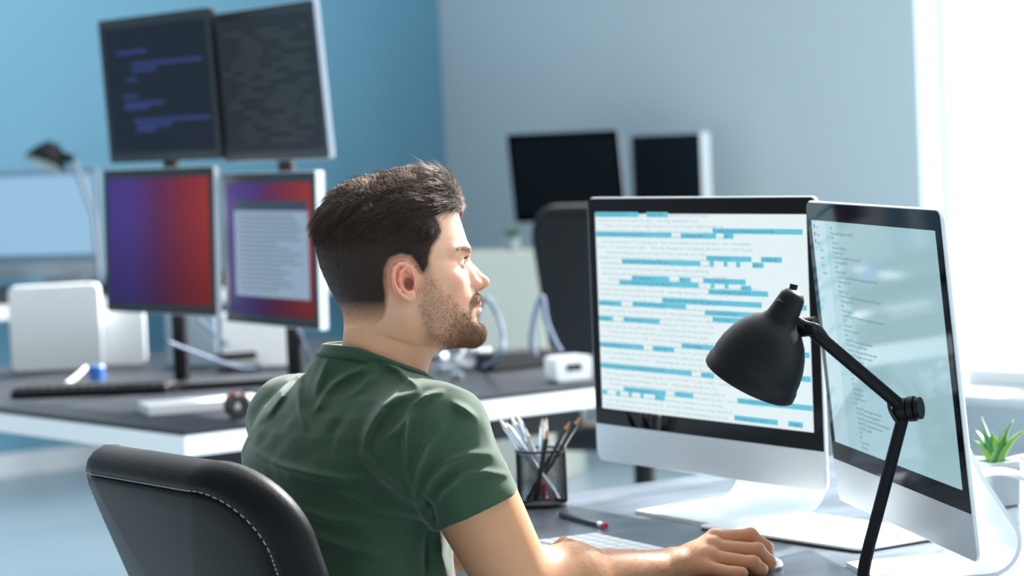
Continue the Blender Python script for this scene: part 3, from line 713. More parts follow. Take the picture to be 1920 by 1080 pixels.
t = thing('keyboard', 'black keyboard lying on the back desk below the white boxes', 'keyboard', kc2, math.radians(-4))
s = MB(); s.box((0, 0, 0.012), (0.42, 0.15, 0.02)); s.build('case', MT['black_plastic'], t, bevel=0.004)
s = MB()
for r_ in range(5):
    for c_ in range(15): s.box((-0.19 + 0.027 * c_, 0.055 - 0.027 * r_, 0.025), (0.022, 0.022, 0.006))
s.build('keys', MT['black_plastic'], t)
bk = on(378, 768, ZD)
s = MB(); s.box((0, 0, 0.0125), (0.29, 0.13, 0.025)); o = s.build('white_notebook', MT['paper'], None, bevel=0.003); o.location = bk; o.rotation_euler = (0, 0, math.radians(19)); tag(o, 'thick white notebook lying at the corner of the back desk', 'notebook')
bk2 = on(450, 722, ZD)
s = MB(); s.box((0, 0, 0.01), (0.36, 0.16, 0.02)); o = s.build('closed_laptop', MT['black_plastic'], None, bevel=0.003); o.location = bk2; o.rotation_euler = (0, 0, math.radians(12)); tag(o, 'closed black laptop lying behind the white notebook', 'laptop')
rm = on(447, 785, ZD)
t = thing('tape_roll', 'small black and red roll at the desk corner by the man\'s shoulder', 'tape', rm)
s = MB(); s.lathe([(0.012, -0.012), (0.028, -0.012), (0.028, 0.012), (0.012, 0.012), (0.012, -0.012)], 24, 0, Matrix.Translation((0, 0, 0.028)) @ Matrix.Rotation(math.pi / 2, 4, 'X') @ Matrix.Rotation(.5, 4, 'Y')); s.build('roll', MT['black_plastic'], t, smooth=True, auto=40)
s = MB(); s.lathe([(0.026, -0.008), (0.031, -0.008), (0.031, 0.006), (0.026, 0.006)], 24, 0, Matrix.Translation((-0.004, 0.016, 0.0315)) @ Matrix.Rotation(math.pi / 2, 4, 'X') @ Matrix.Rotation(.5, 4, 'Y')); s.build('band', mat('dark_red', (150, 30, 40), 0.4), t, smooth=True, auto=40)
bl = on(182, 722, ZD)
s = MB(); s.lathe([(0.0, 0), (0.022, 0), (0.024, 0.05), (0.02, 0.055), (0.0, 0.055)], 20); o = s.build('small_jar', MT['blue_cloth'], None, smooth=True, auto=40); o.location = bl; tag(o, 'small blue jar beside the curled white cable', 'jar')
cable('cable', 'white cable curling beside the small blue jar', [on(70, 735, ZD + .006), on(120, 722, ZD + .006), at(150, 700, 7.55), at(160, 690, 7.6), on(140, 712, ZD + .006)], 0.006, MT['cable_white'])
# router with dark port and white front
rt = on(1066, 714, ZD)
t = thing('power_adapter', 'small white box with a dark slot on the back desk edge', 'adapter', rt, math.radians(30))
s = MB(); s.loft([rrect(0.105, 0.064, 0.012, 5, -0.03, 0, 0.034), rrect(0.105, 0.064, 0.012, 5, 0.03, 0, 0.034)], 0, True); s.build('case', MT['white_plastic'], t, smooth=True, auto=40)
s = MB(); s.box((0, -0.03, 0.037), (0.045, 0.004, 0.018)); s.build('slot', MT['black_plastic'], t)
cable('cable', 'grey blue cable rising in a bend left of the white slotted box', [at(1004, 668, 6.75), at(996, 640, 6.75), at(1003, 590, 6.75), at(1016, 556, 6.75), at(1024, 600, 6.75), at(1040, 640, 6.75), at(1052, 660, 6.75)], 0.007, MT['cable_blue'])
cable('cable', 'grey cable looping up behind the man\'s chin', [on(905, 690, ZD + .01), at(935, 670, 6.75), at(943, 635, 6.75), at(932, 590, 6.8), at(905, 565, 6.8), on(870, 680, ZD + .01)], 0.006, MT['cable_blue'])
# coil of shiny cable and small bits behind the chin
cc = on(895, 690, ZD)
s = MB()
pts = []
for k in range(90):
    a = k * 0.42; rr_ = 0.045 + 0.012 * math.sin(k * 0.9)
    pts.append((rr_ * math.cos(a), rr_ * 0.8 * math.sin(a), 0.012 + 0.035 * (k / 90) + 0.01 * math.sin(k * 1.7)))
s.tube(pts, 0.006, 8); o = s.build('cable_coil', MT['cable_white'], None, smooth=True); o.location = cc; tag(o, 'coil of white cable heaped on the back desk behind the chin', 'cable')
for k, (px, py, lab) in enumerate(((838, 700, 'left'), (857, 712, 'middle'), (822, 676, 'rear'))):
    c_ = on(px, py, ZD)
    s = MB(); s.box((0, 0, 0.01), (0.05, 0.03, 0.02)); s.box((0.03, 0, 0.01), (0.02, 0.02, 0.01)); o = s.build('cable_connector', MT['steel'], None, bevel=0.003); o.location = c_; o.rotation_euler = (0, 0, 0.5 + k); tag(o, '%s one of three small metal connectors on the back desk by the man\'s throat' % lab, 'connector', 'metal connectors on the back desk')
ct = on(965, 690, ZD)
rbox('docking_station', 'long low black box on the back desk between cable coil and white slotted box', 'box', ct, (0.2, 0.09, 0.05), math.radians(33), MT['black_plastic'], 0.006)
ct = on(770, 700, ZD)
for k, (px0, py0, px1, py1) in enumerate(((372, 600, 420, 660), (310, 640, 480, 690), (560, 620, 520, 690))):
    a = at(px0, py0, 7.3 - .3 * k); b_ = on(px1, py1, ZD + .01)
    m_ = (a + b_) / 2 + Vector((0.05, 0, -0.03))
    cable('cable', ('grey cable hanging from the violet screen to the desk', 'grey cable sweeping low along the back desk under the screens', 'grey cable hanging below the pale document screen')[k], [a, m_, b_], 0.0045, MT['cable_blue'])
# dark stapler-like gadget on the back desk
g = on(447, 694, ZD)
t = thing('stapler', 'small dark stapler standing behind the closed black laptop', 'stapler', g, 0.4)
s = MB(); s.box((0, 0, 0.008), (0.12, 0.035, 0.014)); s.build('base', MT['black_plastic'], t, bevel=0.003)
s = MB(); s.box((-.005, 0, 0.04), (0.12, 0.03, 0.022), rz=0); s.build('arm', MT['black_plastic'], t, bevel=0.006)
# things along the blue wall
lp = at(105, 300, 10.95); lp.z = FZ
t = thing('desk_lamp', 'far dark-topped desk lamp leaning beside the pale blue screen', 'lamp', lp, 0)
h0 = at(95, 284, 10.95) - lp; h1 = at(138, 300, 10.95) - lp; h2 = at(185, 470, 10.95) - lp
s = MB(); s.lathe([(0, 0), (.08, 0), (.08, .015), (0, .02)], 24, 0, Matrix.Translation((h2.x, h2.y, 0))); s.build('base', MT['black_metal'], t, smooth=True, auto=40)
s = MB(); s.tube([(h2.x, h2.y, 0.01), (h2.x - .01, h2.y, .3), h1], 0.012, 10); s.build('arm', MT['steel'], t, smooth=True, auto=40)
ax_ = Vector((-0.35, -0.2, -0.8)).normalized()
Xl = Matrix.Translation(h0) @ ax_.to_track_quat('Z', 'X').to_matrix().to_4x4()
s = MB(); s.lathe([(0, -.04), (.03, -.035), (.06, 0), (.085, .04), (.09, .06)], 24, 0, Xl); s.lathe([(.088, .06), (.08, .04), (.05, .0), (0, -.02)], 24, 1, Xl); s.tube([h0, h1], 0.018, 10); s.build('lamp_shade', [MT['black_metal'], MT['lamp_inside']], t, smooth=True, auto=40)
# cream cabinet and little plant beside the far black computer
cb = at(925, 560, 10.6)
t = thing('cabinet', 'cream cabinet in the background between the man\'s nose and the dark chair', 'cabinet', (cb.x - .08, cb.y, 0), math.radians(-20))
s = MB(); s.box((0, 0.2, 0.46), (0.62, 0.4, 0.92)); s.build('body', MT['cream'], t, bevel=0.005)
s = MB(); s.box((0, -0.008, 0.46), (0.6, 0.016, 0.88)); s.build('door', MT['cream'], t, bevel=0.003)
gp = at(962, 463, 10.75)
t = thing('potted_plant', 'tiny green potted plant on the cream cabinet under the far black screen', 'plant', (gp.x, gp.y, 0.92), 0)
s = MB(); s.lathe([(0, 0), (.025, 0), (.032, .05), (.028, .052), (0, .045)], 20); s.build('pot', MT['pot'], t, smooth=True, auto=40)
s = MB()
for k in range(14):
    a = k * 2.4; s.tube([(0, 0, .045), (.02 * math.cos(a), .02 * math.sin(a), .07), (.04 * math.cos(a), .04 * math.sin(a), .085)], [.004, .006, .001], 6)
s.build('leaves', MT['leaf'], t, smooth=True)

# ------------------------------------------------------------------ chairs
def office_chair(name, label, loc, rz, leather=True, W_=0.50, Hh=0.56, zb=0.50, recl=22, seat=True):
    """local: faces +x; origin on the floor under the seat centre. back leans toward -x"""
    t = thing(name, label, 'chair', loc, rz)
    m1 = MT['leather'] if leather else MT['fabric_black']
    rc = math.radians(recl)
    # backrest frame: across = y, up = tilted, n = backwards
    Xb = Matrix.Translation((-0.22, 0, zb)) @ Matrix.Rotation(-rc, 4, 'Y')
    def ol(ins, y, curve=0.05):
        # ins = inset of the outline in metres, y = backward offset; outline narrows to the bottom
        pts = rrect(W_ - 2 * ins, Hh - 2 * ins, max(0.115 - ins, 0.03), 14)
        out = []
        for p in pts:
            v = (p.z + Hh / 2) / Hh
            nar = 0.86 + 0.14 * min(1, max(0, v) * 1.3)
            yy = p.x * nar
            bow = curve * ((yy / (W_ / 2)) ** 2)
            out.append(Vector((-y + bow, yy, p.z + Hh / 2)))
        return out
    s = MB()
    fr = [ol(0.12, -0.034), ol(0.06, -0.034), ol(0.025, -0.030), ol(0.008, -0.020), ol(0.0, -0.004), ol(0.001, 0.012), ol(0.006, 0.024), ol(0.014, 0.031), ol(0.021, 0.033), ol(0.0245, 0.031), ol(0.026, 0.026)]
    s.loft(fr, 0, True, Xb); s.build('backrest', m1, t, smooth=True, auto=80)
    s = MB(); base_ = ol(0.033, 0.034)
    def ok(k_, y_):
        q_ = []
        for p in base_:
            yy = p.y * k_
            q_.append(Vector((-y_ + 0.05 * ((yy / (W_ / 2)) ** 2), yy, Hh / 2 + (p.z - Hh / 2) * k_)))
        return q_
    s.loft([ol(0.0265, 0.025), ol(0.028, 0.031), base_, ok(.9, .0352), ok(.75, .036), ok(.6, .036), ok(.45, .036), ok(.3, .036), ok(.15, .036), ok(.05, .036)], 0, True, Xb); pn = s.build('rear_panel', m1, t, smooth=True, auto=80)
    if leather:
        s = MB(); lp_ = ol(0.0215, 0.0336)
        # dashes of thread along the seam
        P2 = [Xb @ p for p in lp_]
        for i in range(len(P2)):
            a = P2[i]; b_ = P2[(i + 1) % len(P2)]
            L = (b_ - a).length; n = max(1, int(L / 0.006))
            for k in range(n):
                s.tube([a.lerp(b_, (k + .15) / n), a.lerp(b_, (k + .75) / n)], 0.0006, 4)
        s.build('stitching', MT['thread'], t)
    s = MB(); s.loft([[Vector((p.x * 1.0, p.z, 0)) for p in rrect(0.46, 0.46, .09, 8)], [Vector((p.x * 1.06, p.z * 1.06, .03)) for p in rrect(0.46, 0.46, .09, 8)], [Vector((p.x * 1.03, p.z * 1.03, .075)) for p in rrect(0.46, 0.46, .09, 8)], [Vector((p.x * .8, p.z * .8, .085)) for p in rrect(0.46, 0.46, .09, 8)]], 0, True, Matrix.Translation((0.02, 0, 0.365))); s.build('seat', m1, t, smooth=True, auto=80)
    s = MB(); s.tube([(0, 0, 0.1), (0, 0, 0.36)], 0.028, 16); s.build('column', MT['chrome'], t, smooth=True, auto=40)
    s = MB(); s.tube([(-0.05, 0, 0.35), (-0.2, 0, 0.36), (-0.27, 0, 0.42), (-0.25, 0, zb + .12)], 0.018, 10); s.build('back_bracket', MT['black_metal'], t, smooth=True, auto=50)
    for k in range(5):
        a = 2 * math.pi * k / 5 + .3
        s = MB(); s.tube([(0.02 * math.cos(a), 0.02 * math.sin(a), 0.11), (0.29 * math.cos(a), 0.29 * math.sin(a), 0.07)], [.025, .015], 10); lg = s.build('leg', MT['black_plastic'], t, smooth=True, auto=40)
        s = MB(); s.tube([(0.29 * math.cos(a) - .02 * math.sin(a), 0.29 * math.sin(a) + .02 * math.cos(a), 0.028), (0.29 * math.cos(a) + .02 * math.sin(a), 0.29 * math.sin(a) - .02 * math.cos(a), 0.028)], 0.028, 16); s.build('caster', MT['black_plastic'], lg, smooth=True, auto=40)
    return t
PH = math.radians(35)
CHX = at(445, 1000, 3.43)
fwd = Vector((math.cos(PH), math.sin(PH), 0))
chair_loc = Vector((CHX.x, CHX.y, 0)) + fwd * 0.30
office_chair('office_chair', 'black leather office chair with stitched seam right behind the man', chair_loc, PH, W_=0.49, zb=0.466)
rcx = at(1225, 560, 8.6)
office_chair('office_chair', 'tall dark office chair back in the background left of the big code screen', (rcx.x - 0.05, rcx.y, 0), math.radians(60), leather=False, W_=0.48, Hh=0.60, zb=0.56, recl=8)

# ------------------------------------------------------------------ implicit surfaces
def surface(fn, lo, hi, h, bs=8, safety=1.7):
    """mesh of fn(P)=0 inside the box, evaluated only in blocks near the surface"""
    lo = np.array(lo, float); hi = np.array(hi, float)
    nb = np.ceil((hi - lo) / (h * bs)).astype(int); n = nb * bs + 1
    F = np.ones(tuple(n), np.float32)
    bc = [lo[i] + (np.arange(nb[i]) + .5) * bs * h for i in range(3)]
    G = np.stack(np.meshgrid(*bc, indexing='ij'), -1).reshape(-1, 3)
    fv = np.concatenate([fn(G[i:i + 200000]) for i in range(0, len(G), 200000)])
    diag = h * bs * math.sqrt(3) / 2
    near = np.abs(fv) < diag * safety
    idx = np.stack(np.unravel_index(np.arange(len(G)), tuple(nb)), -1)
    for k in np.nonzero(~near & (fv < 0))[0]:
        a = idx[k] * bs; F[a[0]:a[0] + bs + 1, a[1]:a[1] + bs + 1, a[2]:a[2] + bs + 1] = -1
    off = np.arange(bs + 1)
    O3 = np.stack(np.meshgrid(off, off, off, indexing='ij'), -1).reshape(-1, 3)
    ks = np.nonzero(near)[0]
    for c in range(0, len(ks), 400):
        kk = ks[c:c + 400]
        I = (idx[kk][:, None, :] * bs + O3[None]).reshape(-1, 3)
        v = fn(lo + I * h)
        F[I[:, 0], I[:, 1], I[:, 2]] = v
    # surface nets
    S = F < 0
    nx, ny, nz = np.array(F.shape) - 1
    cnt = np.zeros((nx, ny, nz), np.int8)
    for a in (0, 1):
        for b in (0, 1):
            for c in (0, 1):
                cnt += S[a:a + nx, b:b + ny, c:c + nz]
    cells = np.argwhere((cnt > 0) & (cnt < 8))
    vid = -np.ones((nx, ny, nz), np.int32); vid[tuple(cells.T)] = np.arange(len(cells))
    acc = np.zeros((len(cells), 3)); num = np.zeros(len(cells))
    corners = [(a, b, c) for a in (0, 1) for b in (0, 1) for c in (0, 1)]
    cv = {k: F[cells[:, 0] + k[0], cells[:, 1] + k[1], cells[:, 2] + k[2]] for k in corners}
    for ax in range(3):
        for k in corners:
            if k[ax]: continue
            k2 = list(k); k2[ax] = 1; k2 = tuple(k2)
            a, b = cv[k], cv[k2]; m = (a < 0) != (b < 0)
            t = np.where(m, a / np.where(m, a - b, 1), 0)
            p = np.zeros((len(cells), 3)); p[:] = k; p[:, ax] += t
            acc[m] += p[m]; num[m] += 1
    V = lo + (cells + acc / num[:, None]) * h
    quads = []
    for ax in range(3):
        b, c = [(1, 2), (2, 0), (0, 1)][ax]
        sl0 = [slice(None)] * 3; sl1 = [slice(None)] * 3
        sl0[ax] = slice(0, -1); sl1[ax] = slice(1, None)
        for d in (b, c):
            sl0[d] = slice(1, -1); sl1[d] = slice(1, -1)
        A = S[tuple(sl0)]; B = S[tuple(sl1)]
        e = np.argwhere(A != B)
        if len(e) == 0: continue
        sign = A[tuple(e.T)]
        g = e.copy(); g[:, b] += 1; g[:, c] += 1
        def cell(db, dc):
            q = g.copy(); q[:, b] -= db; q[:, c] -= dc; return vid[tuple(q.T)]
        Q = np.stack([cell(1, 1), cell(0, 1), cell(0, 0), cell(1, 0)], 1)
        Q[~sign] = Q[~sign][:, ::-1]
        quads.append(Q)
    return V, np.concatenate(quads)
def smin(a, b, k):
    h = np.maximum(k - np.abs(a - b), 0) / k
    return np.minimum(a, b) - h * h * k * 0.25
def smax(a, b, k): return -smin(-a, -b, k)
def cone(P, a, b, ra, rb):
    a = np.array(a, float); b = np.array(b, float); d = b - a
    t = np.clip(((P - a) @ d) / max(d @ d, 1e-12), 0, 1)
    return np.linalg.norm(P - a - t[:, None] * d, axis=1) - (ra + (rb - ra) * t)
def ball(P, c, r): return np.linalg.norm(P - np.array(c, float), axis=1) - r
def ell(P, c, r):
    r = np.array(r, float); q = (P - np.array(c, float)) / r
    k0 = np.linalg.norm(q, axis=1); k1 = np.linalg.norm(q / r, axis=1) + 1e-9
    return k0 * (k0 - 1) / k1
def poly_sd(x, y, poly):
    """signed distance to polygon, negative inside"""
    P = np.array(poly, float); d = np.full(x.shape, 1e9); ins = np.zeros(x.shape, bool)
    for i in range(len(P)):
        a = P[i]; b = P[(i + 1) % len(P)]; e = b - a
        t = np.clip(((x - a[0]) * e[0] + (y - a[1]) * e[1]) / (e @ e), 0, 1)
        d = np.minimum(d, np.hypot(x - a[0] - t * e[0], y - a[1] - t * e[1]))
        c = ((a[1] <= y) != (b[1] <= y)) & (x < (b[0] - a[0]) * (y - a[1]) / (b[1] - a[1] + 1e-12) + a[0])
        ins ^= c
    return np.where(ins, -d, d)
def hashn(P, s):
    """cheap smooth value noise"""
    Q = P * s; I = np.floor(Q).astype(np.int64); f = Q - I; f = f * f * (3 - 2 * f); out = 0
    for a in (0, 1):
        for b in (0, 1):
            for c in (0, 1):
                h = ((I[:, 0] + a) * 73856093) ^ ((I[:, 1] + b) * 19349663) ^ ((I[:, 2] + c) * 83492791)
                h = (h & 0xffff); h = ((h * 2654435761) >> 7) & 0xffff
                w = (f[:, 0] if a else 1 - f[:, 0]) * (f[:, 1] if b else 1 - f[:, 1]) * (f[:, 2] if c else 1 - f[:, 2])
                out = out + w * (h / 65535.0)
    return out
def np_mesh(name, V, Q, m, parent, colors=None, attr='tint'):
    me = bpy.data.meshes.new(name); me.from_pydata(V.tolist(), [], Q.tolist()); me.materials.append(m)
    me.polygons.foreach_set('use_smooth', [True] * len(me.polygons))
    if colors is not None:
        a = me.color_attributes.new(attr, 'FLOAT_COLOR', 'POINT')
        a.data.foreach_set('color', np.concatenate([colors, np.ones((len(colors), 1))], 1).astype(np.float32).ravel())
    o = bpy.data.objects.new(name, me); COL.objects.link(o)
    if parent: o.parent = parent
    return o
def vnormals(V, Q):
    n = np.cross(V[Q[:, 2]] - V[Q[:, 0]], V[Q[:, 3]] - V[Q[:, 1]])
    N = np.zeros_like(V)
    for k in range(4): np.add.at(N, Q[:, k], n)
    return N / (np.linalg.norm(N, axis=1, keepdims=True) + 1e-12)
LINA = lambda c: np.array(lin(c))

# ------------------------------------------------------------------ the man
man = thing('man', 'seated man in dark green t-shirt with brown hair and beard, looking at the screens', 'person', (-0.15, 3.65, 0))
man['label'] = 'seated person in dark green t-shirt, brown hair and short beard, hand on mouse'
man.name = 'person'
MO = np.array([-0.15, 3.65, 0.0])
# head frame
HS = 1370.0; PSI = math.radians(6)
HX = CR * math.cos(PSI) + Vector((CF.x, CF.y, CF.z)) * math.sin(PSI)
HZ = CU.copy(); HY = HZ.cross(HX).normalized()
HO = at(765, 535, 3.65)
HR = np.array([HX, HY, HZ])                 # rows
HOa = np.array(HO)
def h2w(L): return HOa + np.asarray(L) @ HR
def w2h(Pw): return (Pw - HOa) @ HR.T
def hp(px, py, y=0.0): return np.array([(px - 765) / HS, y, -(py - 535) / HS])
def table(T):
    T = np.array(sorted(T), float); return T
FACE = table([(336, 790, 690, 6), (340, 805, 675, 26), (348, 824, 655, 42), (360, 838, 638, 55), (380, 851, 620, 65), (400, 860, 609, 71), (420, 866, 605, 75), (445, 874, 603, 77), (466, 879, 605, 77.5), (480, 876, 608, 77), (490, 873, 612, 76), (505, 876, 619, 74.5), (525, 882, 628, 73),
              (545, 890, 640, 71), (556, 894, 648, 69.5), (566, 895, 655, 68), (575, 895, 660, 67), (583, 896, 664, 66), (592, 895, 668, 64), (601, 895, 672, 62), (612, 898, 680, 59), (625, 901, 700, 54), (634, 900, 722, 49), (641, 893, 745, 42), (646, 880, 765, 32), (650, 862, 790, 18), (652, 850, 800, 5)])
HAIR = table([(315, 806, 772, 5), (318, 822, 756, 16), (323, 834, 740, 27), (330, 842, 718, 39), (342, 851, 690, 51), (355, 857, 661, 60), (370, 862, 638, 68), (385, 866, 619, 74), (395, 864, 605, 77), (402, 858, 598, 79), (420, 850, 592, 81), (440, 850, 591, 82), (457, 850, 592.5, 82.5), (480, 850, 595, 82), (500, 850, 600, 80.5), (520, 850, 608, 78.5), (542, 850, 618, 75.5), (560, 850, 629, 73), (579, 850, 640, 70), (600, 850, 647, 66), (630, 850, 652, 60)])
def slicer(T, p=2.15, cxp=742.0):
    z = -(T[:, 0] - 535) / HS; o = np.argsort(z); z = z[o]
    xf = (T[o, 1] - 765) / HS; xb = (T[o, 2] - 765) / HS; w = T[o, 3] / 1000.0
    cx0 = (cxp - 765) / HS
    def f(L):
        Z = np.clip(L[:, 2], z[0], z[-1])
        a = np.interp(Z, z, xf); b = np.interp(Z, z, xb); ww = np.interp(Z, z, w)
        cx = np.clip(cx0, b + 0.15 * (a - b), a - 0.15 * (a - b))
        dx = L[:, 0] - cx; ax = np.where(dx > 0, a - cx, cx - b)
        r = np.hypot(dx, L[:, 1]) + 1e-9
        rho = ((np.abs(dx) / ax) ** p + (np.abs(L[:, 1]) / ww) ** p) ** (1 / p) + 1e-9
        d = r - r / rho
        dz = np.abs(L[:, 2] - Z)
        return np.where(dz > 0, np.hypot(np.maximum(d, 0), dz), d) * 0.9
    return f
face_s = slicer(FACE); hair_s = slicer(HAIR, 2.1)
EYE = hp(852.5, 491.5, 0.0315)
def sym(L): return np.stack([L[:, 0], np.abs(L[:, 1]), L[:, 2]], 1)
def neck_s(S, f):
    f = smin(f, cone(S, hp(728, 585), hp(708, 760), 0.0545, 0.0545), 0.02)
    f = smin(f, cone(S, hp(752, 640), hp(716, 740), 0.0455, 0.0445), 0.02)
    return smin(f, cone(S, hp(690, 600, 0.02), hp(684, 700, 0.024), 0.027, 0.029), 0.02)
def head_sdf(L):
    S = sym(L)
    f = face_s(L)
    # cheek bones, jaw muscle
    f = smin(f, ell(S, hp(828, 524, 0.047), (0.024, 0.018, 0.016)), 0.02)
    f = smin(f, cone(S, hp(800, 560, 0.052), hp(812, 612, 0.044), 0.017, 0.014), 0.02)
    f = smin(f, cone(S, hp(812, 616, 0.043), hp(884, 630, 0.010), 0.012, 0.013), 0.015)
    f = smin(f, ball(S, hp(886, 626, 0.006), 0.0135), 0.012)
    # brow
    f = smin(f, cone(S, hp(871, 470, 0.010), hp(864, 466, 0.030), 0.0065, 0.0062), 0.012)
    f = smin(f, cone(S, hp(864, 466, 0.030), hp(843, 472, 0.050), 0.0062, 0.005), 0.012)
    # eye socket
    f = smax(f, -ell(S, hp(882, 492, 0.033), (0.0180, 0.0185, 0.0120)), 0.007)
    # nose
    f = smin(f, cone(S, hp(868, 486), hp(888, 509), 0.0062, 0.0068), 0.010)
    f = smin(f, cone(S, hp(888, 509), hp(906, 528.5), 0.0066, 0.0080), 0.004)
    f = smin(f, ball(S, hp(907.5, 528.5, 0.003), 0.0075), 0.004)
    f = smin(f, cone(S, hp(872, 505, 0.008), hp(890, 532, 0.0085), 0.007, 0.0075), 0.008)
    f = smin(f, ell(S, hp(891, 533, 0.0115), (0.0088, 0.0062, 0.0070)), 0.0035)
    f = smin(f, cone(S, hp(892, 541), hp(902, 538), 0.0045, 0.0045), 0.004)
    f = smax(f, -ell(S, hp(899.5, 542.5, 0.0068), (0.0055, 0.0030, 0.0042)), 0.002)
    f = smax(f, -ball(S, hp(883, 538.5, 0.0225), 0.0028), 0.004)
    # mouth
    f = smin(f, cone(S, hp(896, 560, 0.004), hp(890, 562, 0.016), 0.0055, 0.005), 0.007)
    f = smin(f, cone(S, hp(898.5, 569.5), hp(895, 571, 0.010), 0.0042, 0.0042), 0.003)
    f = smin(f, cone(S, hp(895, 571, 0.010), hp(882, 575.5, 0.023), 0.0042, 0.0022), 0.003)
    f = smax(f, -cone(S, hp(902, 576), hp(893, 577, 0.018), 0.0016, 0.0012), 0.002)
    f = smax(f, -cone(S, hp(893, 577, 0.018), hp(884, 576.5, 0.025), 0.0012, 0.0009), 0.002)
    f = smin(f, cone(S, hp(898, 582), hp(893, 583, 0.010), 0.0050, 0.0048), 0.003)
    f = smin(f, cone(S, hp(893, 583, 0.010), hp(882, 578.5, 0.022), 0.0048, 0.002), 0.003)
    f = smax(f, -cone(S, hp(907, 601), hp(901, 601, 0.014), 0.0045, 0.004), 0.006)
    # lids over the eyeball
    E = EYE
    q = S - E
    r = np.linalg.norm(q, axis=1)
    shell = np.abs(r - 0.0126) - 0.0011
    ang = np.degrees(np.arctan2(q[:, 2], np.maximum(q[:, 0], 1e-4)))
    lat = (q[:, 1]) / 0.0126
    up = 27 * np.sqrt(np.clip(1 - (lat / 0.98) ** 2, 0, 1)) + 2; dn = -24 * np.sqrt(np.clip(1 - (lat / 0.98) ** 2, 0, 1)) + 0
    opening = np.maximum(ang - up, dn - ang) * math.radians(1) * 0.0126      # negative inside the slit
    opening = np.where(q[:, 0] > 0, opening, 1)
    lid = np.maximum(shell, -opening)
    f = np.where(True, smin(f, lid, 0.0035), f)
    f = np.maximum(f, -(r - 0.0117)) if False else smax(f, -np.maximum(r - 0.0119, -opening * 0 - 1), 0.001)
    f = smax(f, -np.maximum(np.maximum(opening, r - 0.0175), -q[:, 0]), 0.0015)
    # neck
    f = neck_s(S, f)
    f = smin(f, cone(S, hp(755, 580, 0.053), hp(782, 712, 0.012), 0.012, 0.009), 0.015)
    # ears
    def ep(px, py, o=0.0):
        t_ = (775 - px) / 50.0
        return hp(px, py, 0.0745 + 0.016 * t_ + o)
    C = [(768, 517), (763, 503), (752, 495.5), (740, 496.5), (731.5, 505), (729.5, 519), (732, 534), (739.5, 547), (750, 557), (759, 562)]
    e = None
    for a, b in zip(C[:-1], C[1:]):
        g = cone(S, ep(*a, .0012), ep(*b, .0012), 0.0028, 0.0028); e = g if e is None else smin(e, g, 0.002)
    # plate behind the rim
    pn = hp(770, 0)[0]
    yp = 0.0700 + 0.016 * (hp(775, 0)[0] - S[:, 0]) / (50 / HS)
    ex = (S[:, 0] - hp(750, 527)[0]) / 0.0165; ez = (S[:, 2] - hp(750, 527)[2]) / 0.0250
    pl_ = np.maximum(np.abs(S[:, 1] - yp) - 0.0022, (np.hypot(ex, ez) - 1) * 0.016)
    e = smin(e, pl_, 0.004)
    e = smin(e, ell(S, ep(761, 556), (0.0085, 0.0042, 0.0080)), 0.004)
    AH = [(752, 503), (743, 512), (741, 526), (746, 540), (757, 549)]
    for a, b in zip(AH[:-1], AH[1:]): e = smin(e, cone(S, ep(*a, 0.0005), ep(*b, 0.0005), 0.0026, 0.0028), 0.003)
    e = smin(e, cone(S, ep(752, 503), ep(760, 512), 0.0022, 0.002), 0.002)
    e = smin(e, cone(S, ep(757, 549, .001), ep(766, 547, .001), 0.003, 0.003), 0.003)
    e = smax(e, -ell(S, ep(759, 530, 0.003), (0.0085, 0.0085, 0.0115)), 0.0015)
    e = smin(e, cone(S, ep(770, 524, -0.002), ep(769, 536, 0.001), 0.0032, 0.0036), 0.003)
    f = smin(f, e, 0.005)
    f = smax(f, -ell(S, ep(760, 532, -0.003), (0.006, 0.009, 0.008)), 0.002)
    return f
HAIRPOLY = [(880, 300), (875, 392), (856, 394), (838, 395), (824, 398), (816, 407), (823, 418), (826, 432), (820, 448), (808, 466), (803, 484), (802, 500), (796, 512), (788, 520), (778, 514), (770, 500), (760, 487), (745, 484), (729, 490), (721, 505), (720, 528), (724, 552), (722, 578), (715, 596), (696, 610), (668, 618), (640, 622), (560, 630), (560, 300)]
HAIRPOLY = [((a - 765) / HS, -(b - 535) / HS) for a, b in HAIRPOLY]
def hair_sdf(L):
    S = sym(L)
    zt = L[:, 2]
    base = np.clip((zt - hp(0, 585)[2]) / (hp(0, 440)[2] - hp(0, 585)[2]), 0, 1)
    pd0 = poly_sd(L[:, 0], L[:, 2], HAIRPOLY); sidew = np.clip((hp(0, 398)[2] - zt) / 0.006, 0, 1)
    tp = 1 - sidew * (1 - np.clip(-pd0 / 0.014, 0, 1))
    sk = neck_s(S, face_s(L)) - (0.0003 + 0.0042 * base * tp)
    vol = hair_s(L) + 0.0045 * (1 - tp)
    f = smin(sk, vol, 0.006)
    # locks: ridges that run from the forehead to the back of the head
    top = np.clip((zt - hp(0, 470)[2]) / 0.06, 0, 1)
    warp = L + 0.012 * (np.stack([hashn(L, 24), hashn(L + 3, 24), hashn(L + 7, 24)], 1) - .5)
    W1 = np.stack([warp[:, 0] * 0.94 + warp[:, 2] * 0.34, warp[:, 1], warp[:, 2] * 0.94 - warp[:, 0] * 0.34], 1)   # along, across, up
    f = f + top * (0.0040 * (hashn(W1 * np.array([0.30, 1, 1]), 130) - .5) + 0.0026 * (hashn(W1 * np.array([0.2, 1, 1]), 330) - .5))
    pd = poly_sd(L[:, 0], L[:, 2], HAIRPOLY)
    pd = pd + 0.003 * (hashn(L, 260) - 0.5)
    # forehead opening also on the front: hairline by height there
    return smax(f, pd, 0.004)
print('head...')
V, Q = surface(lambda P: head_sdf(P), (-0.135, -0.108, -0.175), (0.125, 0.108, 0.155), 0.0015)
N = vnormals(V, Q)
S = sym(V)
skin = LINA((214, 164, 134)); tint = np.tile(skin, (len(V), 1))
